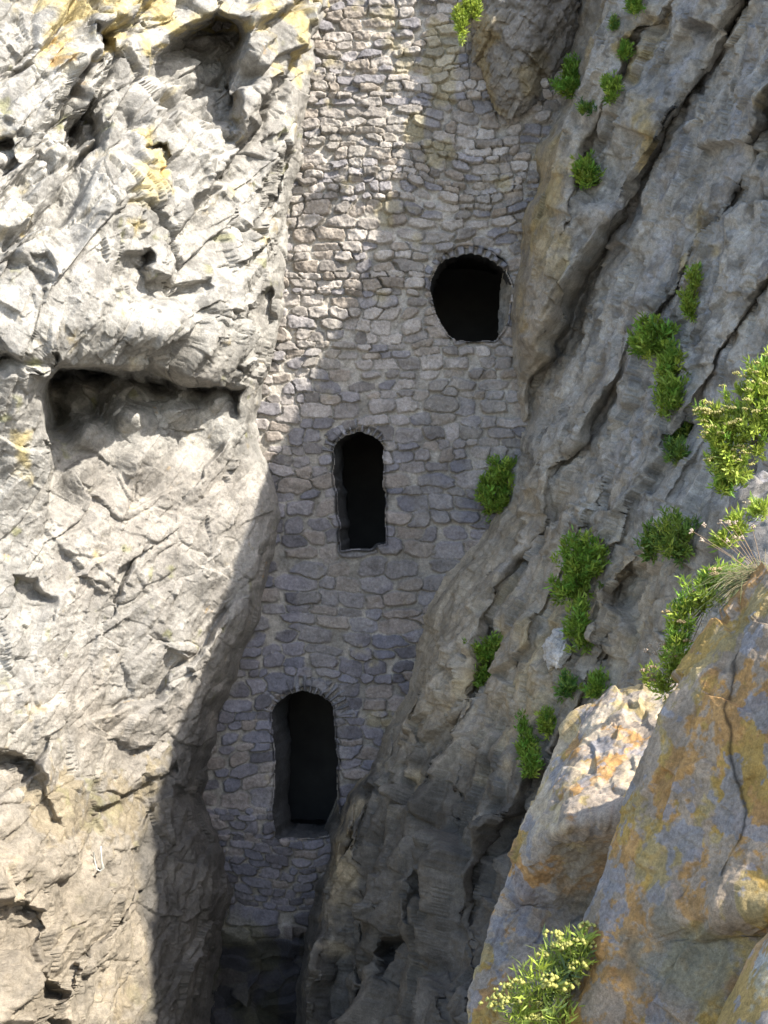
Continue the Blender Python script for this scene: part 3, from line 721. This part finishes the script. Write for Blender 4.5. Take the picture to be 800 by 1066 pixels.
# ------------------------------------------------------------------ single rocks
def resample(ctrl, nu, nv, blur):
    C = np.array(ctrl, float); Pw = P3(C[..., 0], C[..., 1], C[..., 2])
    def along(A, n, ax):
        A = np.moveaxis(A, ax, 0)
        seg = np.linalg.norm(np.diff(A, axis=0), axis=-1).reshape(len(A) - 1, -1).mean(1); t = np.concatenate([[0], np.cumsum(seg)]); t /= t[-1]
        u = np.linspace(0, 1, n); i = np.clip(np.searchsorted(t, u, 'right') - 1, 0, len(t) - 2); f = ((u - t[i]) / (t[i + 1] - t[i]))
        f = f.reshape((-1,) + (1,) * (A.ndim - 1))
        return np.moveaxis(A[i] * (1 - f) + A[i + 1] * f, 0, ax)
    G = along(along(Pw, nv, 0), nu, 1)
    return smooth_grid(G, blur, 2)

def patch_rock(name, ctrl, nu, nv, blur, sizes, ang, amps, seed, colour, mat=M_FORE, flip=False, post=1):
    B = resample(ctrl, nu, nv, blur)
    N = grid_normals(B)
    R = strata_frame(ang); s = np.array(sizes)
    ga, ea, ha = blocks(B, s[1], s[0], R, seed, 0.4); gb = chisel(B, s * 0.5, R, seed + 10); hb = ha; gc = chisel(B, s * 0.2, strata_frame(ang - 18), seed + 20)
    d = amps[0] * ga + 1.25 * amps[1] * gb + amps[2] * gc + amps[3] * (fbm(B, 0.12, 5, seed + 30, 0.65) + 0.5 * chisel(B, s.mean() * np.array([0.10, 0.075, 0.09]), strata_frame(ang - 27), seed + 25))
    V = smooth_grid(B + N * d[..., None], post, 1 if post < 3 else 2)
    qx = CX + B[..., 0] / B[..., 1] * F; qy = CY - (B[..., 2] - ZC) / B[..., 1] * F
    return make_mesh(name, V, grid_faces(nv, nu, flip=flip), colour(B, qx, qy, ha, hb), mat), V

def lichen_colour(base, amount, blue_amt, seed, extra=None):
    def f(B, qx, qy, ha, hb):
        n1 = fbm(B, 0.35, 4, seed); n2 = fbm(B, 0.10, 4, seed + 1); n3 = fbm(B * np.array([1, 1, .45]), 0.16, 3, seed + 2)
        t = np.array(base) * (1 + 0.2 * n1 + 0.15 * n2 + 0.2 * hb)[..., None]
        n4 = fbm(B, 0.05, 4, seed + 6, 0.65)
        o = sstep(0.12, 0.32, n1 * 0.6 + n3 * 0.5 + 0.35 * n4 + amount)[..., None]
        t = t * (1 - 0.75 * o) + np.array([0.34, 0.175, 0.04]) * (1 + 0.35 * n2)[..., None] * 0.75 * o
        y = sstep(0.3, 0.5, fbm(B, 0.25, 3, seed + 3) + 0.3 * n4 + amount * .6)[..., None]
        t = t * (1 - 0.5 * y) + np.array([0.30, 0.22, 0.05]) * 0.5 * y
        b = sstep(0.30, 0.40, fbm(B, 0.13, 4, seed + 4) + 0.35 * fbm(B, 0.5, 2, seed + 5) + 0.2 * n4 + blue_amt)[..., None]
        t = t * (1 - 0.8 * b) + np.array([0.235, 0.225, 0.23]) * (1 + 0.2 * n2)[..., None] * 0.7 * b
        if extra is not None: t = extra(t, B, qx, qy)
        return t
    return f

# big lichen covered rock, lower right
E = [
 [(860, 778, 9.20), (814, 643, 8.35), (800, 588, 7.90), (815, 612, 7.35), (850, 640, 7.00), (960, 640, 6.60), (1080, 640, 7.50)],
 [(805, 845, 9.10), (759, 710, 8.25), (745, 655, 7.80), (768, 684, 7.30), (830, 700, 6.95), (960, 720, 6.40), (1080, 740, 7.40)],
 [(760, 926, 9.05), (714, 791, 8.20), (700, 736, 7.75), (716, 750, 7.45), (800, 770, 6.90), (960, 800, 6.30), (1080, 830, 7.40)],
 [(712, 1048, 9.00), (666, 913, 8.15), (652, 858, 7.70), (668, 866, 7.45), (790, 880, 6.85), (960, 900, 6.20), (1080, 920, 7.40)],
 [(682, 1145, 8.90), (636, 1010, 8.05), (622, 955, 7.60), (642, 960, 7.35), (775, 945, 6.70), (960, 950, 6.20), (1080, 950, 7.40)],
 [(672, 1180, 8.90), (626, 1045, 8.05), (612, 990, 7.60), (640, 985, 7.30), (768, 965, 6.95), (960, 975, 6.40), (1080, 975, 7.50)],
 [(650, 1256, 8.80), (604, 1121, 7.95), (590, 1066, 7.50), (625, 1075, 7.20), (755, 1066, 6.80), (960, 1070, 6.30), (1080, 1070, 7.40)],
 [(600, 1490, 8.70), (554, 1355, 7.85), (540, 1300, 7.40), (590, 1300, 7.00), (740, 1300, 6.50), (960, 1300, 6.00), (1080, 1300, 7.40)]]
def e_extra(t, B, qx, qy):
    c, s = polyline_dist(qx + 4 * fbm(B, 0.15, 3, 77), qy, [(770, 680), (765, 740), (772, 800), (785, 860), (760, 915)])
    k = np.exp(-(c / 2.2) ** 2)[..., None]
    t = t * (1 - 0.75 * k)
    g = sstep(0.2, 0.7, blob(qx, qy, 720, 1000, 55, 45) * 1.2 + 0.3 * fbm(B, 0.12, 3, 78))[..., None]
    t = t * (1 - 0.7 * g) + np.array([0.15, 0.145, 0.115]) * 0.7 * g
    return t
o, EV = patch_rock('boulder', E, 800, 960, 11, (0.9, 0.35, 0.6), 62, (0.035, 0.06, 0.02, 0.012), 501, lichen_colour((0.25, 0.195, 0.14), 0.30, -0.06, 510, e_extra))
tag(o, 'large boulder covered in orange lichen with a long dark crack down its face', 'boulder')

# broken slab whose face catches the sun
Dg = [
 [(660, 740, 12.6), (640, 745, 12.0), (650, 738, 11.6), (705, 712, 11.4), (760, 690, 11.4)],
 [(640, 770, 12.4), (600, 748, 10.6), (630, 736, 10.45), (693, 714, 10.3), (760, 690, 10.3)],
 [(615, 830, 12.2), (566, 818, 10.3), (598, 800, 9.85), (680, 785, 9.7), (760, 770, 9.6)],
 [(595, 880, 12.2), (546, 880, 10.1), (588, 860, 9.2), (672, 846, 9.15), (750, 838, 9.1)],
 [(585, 905, 12.2), (538, 905, 10.05), (566, 893, 9.75), (655, 900, 9.75), (750, 900, 9.7)],
 [(570, 960, 12.0), (520, 960, 9.9), (548, 940, 9.95), (640, 955, 9.95), (750, 960, 9.9)],
 [(550, 1050, 12.0), (498, 1040, 9.6), (530, 1045, 9.45), (620, 1040, 9.4), (750, 1040, 9.4)],
 [(520, 1300, 12.0), (480, 1300, 9.4), (520, 1300, 9.2), (620, 1300, 9.0), (750, 1300, 9.0)]]
def d_colour(B, qx, qy, ha, hb):
    t = lichen_colour((0.25, 0.205, 0.16), 0.05, -0.12, 540)(B, qx, qy, ha, hb)
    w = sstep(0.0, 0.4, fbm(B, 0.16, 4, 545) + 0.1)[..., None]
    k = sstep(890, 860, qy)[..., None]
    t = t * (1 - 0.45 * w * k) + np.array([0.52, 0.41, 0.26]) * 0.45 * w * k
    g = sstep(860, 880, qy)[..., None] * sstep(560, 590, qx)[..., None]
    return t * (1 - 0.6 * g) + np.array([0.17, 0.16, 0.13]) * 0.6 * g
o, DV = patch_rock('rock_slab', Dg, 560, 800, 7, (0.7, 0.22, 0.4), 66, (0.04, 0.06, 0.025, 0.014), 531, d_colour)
tag(o, 'broken rock slab with a bright sunlit top face and dark undercut', 'rock')

# corner rock
Gg = [
 [(900, 930, 6.9), (850, 920, 6.9), (812, 948, 6.45), (850, 960, 6.1), (960, 980, 5.8), (1050, 1000, 6.5)],
 [(860, 1000, 6.9), (810, 990, 6.8), (778, 1005, 6.4), (815, 1020, 6.05), (940, 1040, 5.7), (1050, 1050, 6.5)],
 [(830, 1066, 6.9), (775, 1066, 6.7), (742, 1070, 6.35), (790, 1085, 5.95), (920, 1100, 5.6), (1050, 1100, 6.5)],
 [(760, 1300, 6.9), (700, 1300, 6.7), (660, 1300, 6.3), (720, 1300, 5.9), (920, 1300, 5.5), (1050, 1300, 6.5)]]
o, GV = patch_rock('boulder', Gg, 420, 480, 14, (0.6, 0.25, 0.4), 62, (0.0, 0.04, 0.0, 0.012), 561, lichen_colour((0.32, 0.30, 0.26), 0.40, 0.10, 570), post=6)
tag(o, 'bright orange and pale patched boulder below the large lichen rock', 'boulder')

# ledge that carries the sunlit bush
Kg = [
 [(840, 470, 12.5), (800, 500, 12), (790, 500, 11.3), (850, 480, 10.9), (1000, 460, 10.6)],
 [(820, 530, 12.3), (768, 515, 11.4), (775, 518, 10.9), (850, 505, 10.3), (1000, 500, 10)],
 [(810, 570, 12.0), (752, 548, 11.2), (780, 560, 10.4), (850, 570, 9.9), (1000, 590, 9.5)],
 [(800, 700, 11.5), (752, 650, 10.9), (790, 700, 9.9), (870, 700, 9.4), (1000, 700, 9.2)],
 [(800, 900, 11.5), (790, 900, 10.9), (820, 900, 9.8), (880, 900, 9.3), (1000, 900, 9.2)]]
o, KV = patch_rock('rock_ledge', Kg, 240, 320, 6, (0.8, 0.3, 0.5), 60, (0.05, 0.06, 0.025, 0.015), 581, lichen_colour((0.18, 0.165, 0.15), -0.2, -0.05, 590))
tag(o, 'grey rock ledge under the large sunlit bush', 'rock')

# lumps
def lump(name, px, py, Y, rx, rz, ry, seed, col, power=2.6, hollow=0.0, ang=58, n=(220, 150), amps=(0.25, 0.14, 0.05), sizes=(0.9, 0.4, 0.6), tilt=0.0):
    c = P3(np.array(float(px)), np.array(float(py)), np.array(float(Y)))
    th, ph = np.meshgrid(np.linspace(0, 2 * np.pi, n[0]), np.linspace(0.001, np.pi - 0.001, n[1]))
    S = np.stack([np.sin(ph) * np.cos(th), np.sin(ph) * np.sin(th), np.cos(ph)], -1)
    k = (np.abs(S) ** power).sum(-1) ** (-1 / power); S2 = S * k[..., None]
    X = S2 * np.array([rx, ry, rz]); ca, sa = math.cos(tilt), math.sin(tilt)
    X = np.stack([X[..., 0] * ca + X[..., 2] * sa, X[..., 1], -X[..., 0] * sa + X[..., 2] * ca], -1)
    B = X + c
    R = strata_frame(ang); s = np.array(sizes)
    d = amps[0] * chisel(B, s, R, seed) + amps[1] * chisel(B, s * 0.4, R, seed + 10) + 0.5 * amps[1] * chisel(B, s * 0.18, R, seed + 15) + amps[2] * fbm(B, s.min() * .4, 4, seed + 20, .6)
    d[0] = d[0].mean(); d[-1] = d[-1].mean(); d[:, -1] = d[:, 0]
    V = B + S * d[..., None]
    qx = CX + B[..., 0] / B[..., 1] * F; qy = CY - (B[..., 2] - ZC) / B[..., 1] * F
    V[..., 1] = V[..., 1] + hollow * blob(qx, qy, 568, 68, 17, 48)
    return make_mesh(name, V, grid_faces(n[1], n[0], flip=True), col(B, qx, qy), M_CLIFF), V

def over_col(B, qx, qy):
    n1 = fbm(B, 0.5, 4, 611); n2 = fbm(B, 0.15, 4, 612)
    t = np.array([0.20, 0.185, 0.165]) * (1 + 0.25 * n1 + 0.2 * n2)[..., None]
    o = sstep(0, 0.6, n1 + 0.8 * blob(qx, qy, 500, 60, 30, 60) - 0.3)[..., None]
    t = t * (1 - 0.6 * o) + np.array([0.24, 0.18, 0.07]) * 0.6 * o
    k = sstep(535, 565, qx)[..., None]  # right side coloured darker to imitate the shade of the hollow underside
    return t * (1 - 0.5 * k) + np.array([0.08, 0.07, 0.06]) * 0.5 * k
o, HV = lump('overhanging_rock', 548, -15, 25.0, 0.80, 2.0, 0.95, 601, over_col, 2.0, 0.42, n=(420, 420), tilt=0.08)
tag(o, 'brown rock jutting over the upper wall beside the dark cleft', 'rock')
pale = lambda B, qx, qy: np.array([0.50, 0.47, 0.43]) * (1 + 0.25 * fbm(B, 0.2, 3, 621))[..., None]  # sunlight on this rock is put into its pale colour
q = on_right(580, 678)
o, _ = lump('sunlit_tint_rock', 580, 678, q[1] + 0.02, 0.09, 0.20, 0.2, 631, pale, 1.6, n=(120, 100), amps=(0.12, 0.08, 0.02), sizes=(0.22, 0.16, 0.2), tilt=0.5)
tag(o, 'small rock coloured whitish as if sunlit, poking out below a trailing green plant', 'rock')

# ------------------------------------------------------------------ plants
def leaf_mesh(base, direc, length, width, side):
    """folded narrow leaves, arrays in"""
    d = direc / np.linalg.norm(direc, axis=1, keepdims=True)
    s = np.cross(d, side); s /= np.linalg.norm(s, axis=1, keepdims=True) + 1e-9
    up = np.cross(s, d)
    L_ = length[:, None]; W_ = width[:, None]
    a = base; m = base + d * L_ * 0.5 + up * L_ * 0.06; b = base + d * L_ + up * L_ * 0.0
    l = m + s * W_ * 0.5 + up * W_ * 0.15; r = m - s * W_ * 0.5 + up * W_ * 0.15
    V = np.stack([a, l, b, r], 1).reshape(-1, 3)
    return V, np.arange(len(V)).reshape(-1, 4)

def unit(n, r):
    v = r.normal(size=(n, 3)); return v / np.linalg.norm(v, axis=1, keepdims=True)

def octa(c, rad):
    o = np.array([[1, 0, 0], [-1, 0, 0], [0, 1, 0], [0, -1, 0], [0, 0, 1], [0, 0, -1]], float)
    f = np.array([[0, 2, 4], [2, 1, 4], [1, 3, 4], [3, 0, 4], [2, 0, 5], [1, 2, 5], [3, 1, 5], [0, 3, 5]])
    V = (c[:, None] + o[None] * rad[:, None, None]).reshape(-1, 3)
    return V, (f[None] + 6 * np.arange(len(c))[:, None, None]).reshape(-1, 3)

def strips(paths, widths):
    """thin three sided stalks along paths (n, k, 3)"""
    n, k, _ = paths.shape; Vs = []
    for j in range(3):
        a = 2 * math.pi * j / 3
        off = np.array([math.cos(a), math.sin(a) * 0.7, math.sin(a) * 0.7])
        Vs.append(paths + off * widths[:, None, None] * np.linspace(1, 0.6, k)[None, :, None])
    V = np.stack(Vs, 2).reshape(-1, 3)
    f = []
    idx = np.arange(n * k * 3).reshape(n, k, 3)
    for j in range(3):
        j2 = (j + 1) % 3
        f.append(np.stack([idx[:, :-1, j], idx[:, :-1, j2], idx[:, 1:, j2], idx[:, 1:, j]], -1).reshape(-1, 4))
    return V, np.vstack(f)

GREEN = np.array([0.14, 0.29, 0.04]); LIME = np.array([0.33, 0.40, 0.06]); DEEP = np.array([0.07, 0.19, 0.045]); SEA = np.array([0.13, 0.21, 0.11])
GROUP = 'green plants growing on the rock faces'
def plant(label, lobes, Y, seed, leaf=0.085, dens=1.0, col=GREEN, col2=LIME, mix=0.25, umbels=0, umbel_col=(0.45, 0.42, 0.12), name='samphire_plant', upward=0.5, cat='plant', width=0.24, heads=0):
    """lobes: (px, py, rx, ry) ellipses in the photograph; Y a distance or None for the right cliff face"""
    r = np.random.default_rng(seed)
    px0, py0 = lobes[0][0], max(l[1] + l[3] for l in lobes)
    if Y is None:
        pts = [on_right(l[0], l[1]) for l in lobes]
    else:
        pts = [P3(np.array(float(l[0])), np.array(float(l[1])), np.array(float(Y))) for l in lobes]
    LV = []; LF = []; LT = []; ST = []; UM = []; nv = 0
    root_all = None
    for l, c in zip(lobes, pts):
        Yl = c[1]; sc_ = 1.15 if Y is None else 1.0; rx = l[2] * sc_ * Yl / F; rz = l[3] * sc_ * Yl / F; ry = min(rx, rz) * 0.9
        front = 0.95 * ry if Y is None else 0
        c = P3(np.array(float(l[0])), np.array(float(l[1])), np.array(Yl - front))
        root = c + np.array([0.25 * rx, 0.6 * ry, -0.55 * rz])
        if root_all is None: root_all = root
        nros = max(12, int(dens * 7.5 * (rx * rz / leaf ** 2)))
        u = unit(nros, r) * (r.random((nros, 1)) ** 0.35)
        cen = c + u * np.array([rx, ry, rz]) * (0.66 + 0.50 * r.random((nros, 1)) ** 1.5)
        for q in cen:
            m = int(r.integers(13, 24))
            axis_ = (q - root); axis_ /= np.linalg.norm(axis_) + 1e-9; axis_ = axis_ + np.array([0, -0.15, upward])
            dd = axis_ * 0.75 + unit(m, r) * 0.95
            bs = q + unit(m, r) * leaf * 0.35 + axis_ * leaf * r.uniform(-0.8, 0.2, (m, 1))
            ln = leaf * r.uniform(0.6, 1.35, m)
            v, f = leaf_mesh(bs, dd, ln, ln * width * r.uniform(0.8, 1.3, m), unit(m, r))
            k = np.clip(mix + (0.2 if Y is None else 0.35) + r.normal(0, 0.28), 0, 1)
            cc = (col * (1 - k) + col2 * k) * r.uniform(0.75, 1.25)
            t = np.repeat(cc[None] * r.uniform(0.8, 1.25, (m, 1)), 4, 0)
            LV.append(v); LF.append(f + nv); LT.append(t); nv += len(v)
        ns = max(4, nros // 3)
        ends = cen[r.choice(nros, ns)]
        t = np.linspace(0, 1, 6)[None, :, None]
        pth = np.array(root_all)[None, None] * (1 - t) + ends[:, None] * t + np.array([0, 0, 1.0]) * (-0.12 * rz * np.sin(np.pi * t))
        ST.append(pth)
        if umbels:
            ku = max(1, int(umbels / len(lobes)))
            uu = unit(ku, r); uu[:, 1] = -np.abs(uu[:, 1]); uu[:, 2] = np.abs(uu[:, 2]) * 0.9 - 0.1
            if l[0] - px0 <= 1: uu[:, 0] -= 0.25
            uu /= np.linalg.norm(uu, axis=1, keepdims=True)
            UM.append(c + uu * np.array([rx, ry, rz]) * r.uniform(0.92, 1.16, (ku, 1)))
    root_e = empty(name, tuple(root_all))
    tag(root_e, label, cat, GROUP)
    rel = lambda v: v - np.array(root_all)
    make_mesh('foliage', rel(np.vstack(LV)), np.vstack(LF), np.vstack(LT), M_LEAF, root_e)
    P_ = np.concatenate(ST); v, f = strips(P_, np.full(len(P_), leaf * 0.05))
    make_mesh('stems', rel(v), f, np.tile(np.array([[0.16, 0.13, 0.06]]), (len(v), 1)), M_LEAF, root_e)
    if umbels:
        for q in np.vstack(UM):
            m = int(r.integers(10, 18)); uu = unit(m, r); uu[:, 2] = np.abs(uu[:, 2]) * 0.6
            v, f = octa(q + uu * leaf * r.uniform(0.35, 0.6), leaf * 0.13 * r.uniform(0.7, 1.3, m))
            uc = np.array(umbel_col) * np.repeat(r.uniform(0.75, 1.2, (m, 1)), 6, 0)
            s0 = q + (np.array(root_all) - q) * 0.3
            sv, sf = strips(np.array([[s0, (s0 + q) / 2 + [0, -leaf * .2, 0], q]]), np.full(1, leaf * 0.035))
            f = np.vstack([np.stack([f[:, 0], f[:, 1], f[:, 2], f[:, 2]], -1)]); f3 = f[:, :3]
            sf3 = np.vstack([sf[:, [0, 1, 2]], sf[:, [0, 2, 3]]]) + len(v)
            make_mesh('flower_head', rel(np.vstack([v, sv])), np.vstack([f3, sf3]), np.vstack([uc, np.tile([[0.22, 0.22, 0.07]], (len(sv), 1))]), M_LEAF, root_e)
    return root_e

plant('rounded bright green plant in the joint between the stone wall and the cliff', [(516, 515, 22, 24), (524, 492, 16, 16)], None, 1001, 0.10, mix=0.2)
plant('large trailing green plant hanging above the small whitish rock', [(606, 582, 27, 28), (597, 612, 22, 18), (604, 650, 14, 28)], None, 1002, 0.10, mix=0.2)
plant('spreading green plant on the ochre rock shoulder right of the lowest window', [(509, 676, 20, 14), (502, 704, 13, 14)], None, 1003, 0.09, mix=0.15)
plant('small dark green tuft directly below the small whitish rock', [(592, 714, 12, 13)], None, 1004, 0.08, col=DEEP, mix=0.1)
plant('small green tuft just above the sunlit slab', [(622, 713, 12, 17)], None, 1005, 0.08, mix=0.05)
plant('narrow upright green plant in the crack left of the sunlit slab', [(548, 770, 11, 24), (552, 795, 9, 18)], None, 1006, 0.08, mix=0.12)
plant('yellowish green sprig beside the narrow plant in the crack', [(570, 752, 11, 16)], None, 1007, 0.07, mix=0.3)
plant('tall trailing green plant on the middle of the shaded cliff face', [(682, 352, 24, 22), (700, 385, 19, 24), (697, 412, 16, 22), (662, 358, 10, 8)], None, 1008, 0.10, mix=0.28)
plant('slim yellowish green plant high on the shaded cliff face', [(719, 315, 9, 18), (722, 288, 7, 14)], None, 1009, 0.075, mix=0.4)
plant('dark green plant beside the left edge of the large sunlit bush', [(712, 452, 15, 20), (704, 470, 12, 12)], None, 1010, 0.09, col=DEEP, mix=0.12)
plant('dark green bush in shade below the large sunlit bush', [(702, 556, 22, 26), (678, 565, 12, 18)], None, 1011, 0.09, col=DEEP, mix=0.25)
plant('green plant on the upper ledge right of the overhanging rock', [(594, 88, 16, 14), (596, 70, 11, 10)], None, 1012, 0.08, mix=0.05)
plant('low dark tuft under the pale stone of the upper ledge', [(612, 112, 15, 6)], None, 1013, 0.065, col=DEEP, mix=0.05)
plant('leaning green tuft along the upper strata edge', [(636, 90, 10, 16)], None, 1014, 0.075, mix=0.12)
plant('star shaped green plant on the ochre buttress above the round window', [(610, 178, 14, 18)], None, 1015, 0.10, mix=0.12)
plant('tiny green tuft near the top of the cliff above the leaning tuft', [(650, 52, 8, 10)], None, 1016, 0.06, mix=0.08)
plant('small green plant cut by the top edge of the cliff view', [(661, 4, 9, 12)], None, 1017, 0.06, mix=0.08)
plant('minute green sprig at the top of the strata edge', [(639, 24, 5, 9)], None, 1018, 0.05, col=DEEP, mix=0.08)
plant('yellow green plant hanging from the overhanging rock at the top of the wall', [(490, 8, 14, 14), (480, 22, 10, 20)], 23.2, 1019, 0.09, mix=0.6)
plant('large sunlit yellow green bush on the rock ledge', [(790, 430, 42, 46), (752, 455, 24, 30), (810, 400, 45, 40), (740, 432, 16, 14), (760, 482, 24, 18)], 10.4, 1020, 0.055, 0.8, mix=0.5, umbels=70, umbel_col=(0.46, 0.42, 0.16))
plant('dark shaded sprigs under the large sunlit bush', [(752, 500, 14, 16), (770, 497, 14, 10)], 10.7, 1021, 0.055, mix=0.15)
plant('bushy samphire with yellow flower heads in the gap below the slab', [(590, 1000, 26, 34), (560, 1020, 32, 34), (588, 1060, 32, 34), (540, 1050, 28, 30), (600, 985, 18, 24)], 7.4, 1022, 0.085, 0.85, col=SEA * 0.75, col2=LIME * 1.1, mix=0.38, umbels=26, umbel_col=(0.46, 0.45, 0.13), width=0.12)
plant('green samphire with budding heads along the top edge of the large boulder', [(735, 612, 22, 26), (710, 640, 17, 28), (762, 598, 18, 18), (704, 668, 14, 22)], 8.0, 1023, 0.05, 0.8, mix=0.3, umbels=10, umbel_col=(0.42, 0.32, 0.16), width=0.2)
plant('yellow green shoots between the slab and the large boulder', [(703, 690, 12, 26), (690, 712, 12, 14)], 8.2, 1024, 0.05, 0.9, mix=0.55, umbels=4, umbel_col=(0.42, 0.30, 0.16), width=0.2)
plant('short yellow green sprig standing on top of the sunlit slab', [(678, 702, 7, 16)], 9.9, 1025, 0.055, 0.9, mix=0.6, umbels=2, umbel_col=(0.48, 0.33, 0.22), width=0.22)
plant('spiky sunlit sprig leaning out below the large bush', [(770, 545, 16, 16), (752, 562, 14, 9), (790, 528, 14, 12)], 8.6, 1026, 0.05, 0.9, mix=0.5, umbels=4, umbel_col=(0.5, 0.42, 0.28), width=0.2)

def grass_tuft(label, px, py, Y, n, length, seed, lean=(-0.8, -0.2, 0.7)):
    r = np.random.default_rng(seed); c = P3(np.array(float(px)), np.array(float(py)), np.array(float(Y)))
    root = empty('grass_tuft', tuple(c)); tag(root, label, 'grass')
    k = 7; t = np.linspace(0, 1, k)
    base = np.stack([r.normal(0, 0.06, n), r.normal(0, 0.05, n), r.normal(0, 0.025, n)], -1)
    d = np.array(lean) + r.normal(0, 0.45, (n, 3)); d /= np.linalg.norm(d, axis=1, keepdims=True)
    ln = length * r.uniform(0.45, 1.1, n)
    path = base[:, None] + d[:, None] * (ln[:, None] * t)[..., None]
    path[..., 2] -= 0.55 * ln[:, None] * t[None] ** 2
    v, f = strips(path, np.full(n, 0.0016))
    cc = np.where(r.random((n, 1)) < 0.4, np.array([0.40, 0.33, 0.19]), np.array([0.24, 0.28, 0.12])) * r.uniform(0.75, 1.25, (n, 1))
    make_mesh('blades', v, f, np.repeat(cc, k * 3, 0), M_LEAF, root)
    m = 9
    e = np.array(lean) * 1.0 + r.normal(0, 0.35, (m, 3)) + np.array([0, 0, 0.35]); e /= np.linalg.norm(e, axis=1, keepdims=True)
    path = (e[:, None] * (length * 1.55 * r.uniform(0.75, 1.1, (m, 1)) * t)[..., None]); path[..., 2] -= 0.2 * length * t[None] ** 2
    for p in path:
        v, f = strips(p[None], np.full(1, 0.0022)); f = np.vstack([f[:, [0, 1, 2]], f[:, [0, 2, 3]]])
        v2, f2 = octa(p[-1] + r.normal(0, 0.006, (9, 3)), np.full(9, 0.006))
        make_mesh('dry_stem', np.vstack([v, v2]), np.vstack([f, f2 + len(v)]), np.vstack([np.tile([[0.36, 0.25, 0.15]], (len(v), 1)), np.tile([[0.52, 0.42, 0.32]], (len(v2), 1))]), M_LEAF, root)
    return root
grass_tuft('pale grass tuft with dry seed stems on the upper corner of the large boulder', 796, 606, 7.9, 420, 0.30, 2001)
grass_tuft('thin grass tuft sprouting beside the yellow green shoots above the slab', 700, 706, 8.3, 130, 0.18, 2002, (-0.3, -0.3, 0.8))

# pale bent hook on the lower part of the sunlit cliff
lx, ly, LVt = LEFT
def on_left(px, py):
    i = int(np.argmin(np.abs(ly - py))); j = int(np.argmin(np.abs(lx - px)))
    return LVt[max(0, i - 4):i + 5, max(0, j - 4):j + 5, 1].min()
Yh = on_left(103, 893) - 0.06
pts = np.array([(97.5, 887), (99, 897), (101, 905), (104, 908), (107, 904), (106, 897), (105.5, 890), (105.2, 881)], float)
path = P3(pts[:, 0], pts[:, 1], np.full(len(pts), Yh)); path[3:5, 1] += 0.05
ring = []
for i, p in enumerate(path):
    d = path[min(i + 1, len(path) - 1)] - path[max(i - 1, 0)]; d /= np.linalg.norm(d)
    a = np.cross(d, [0, 1, 0]); a /= np.linalg.norm(a); b = np.cross(d, a); w = 0.013 + (0.012 if i == 4 else 0)
    ring.append([p + w * (math.cos(t) * a + math.sin(t) * b) for t in np.arange(8) * math.pi / 4])
ring = np.array(ring); idx = np.arange(64).reshape(8, 8); nx = np.roll(idx, -1, 1)
q = np.stack([idx[:-1], nx[:-1], nx[1:], idx[1:]], -1).reshape(-1, 4)
q = np.vstack([q, [[0, 1, 2, 3]], [[0, 3, 4, 7]], [[4, 5, 6, 7]], [[56, 57, 58, 59]], [[56, 59, 60, 63]], [[60, 61, 62, 63]]])
tag(make_mesh('bent_hook', ring, q, None, plain_material('pale_metal', (0.46, 0.45, 0.40), 0.6, 30, 0.15)), 'pale bent hook on the mossy foot of the sunlit cliff', 'hook')
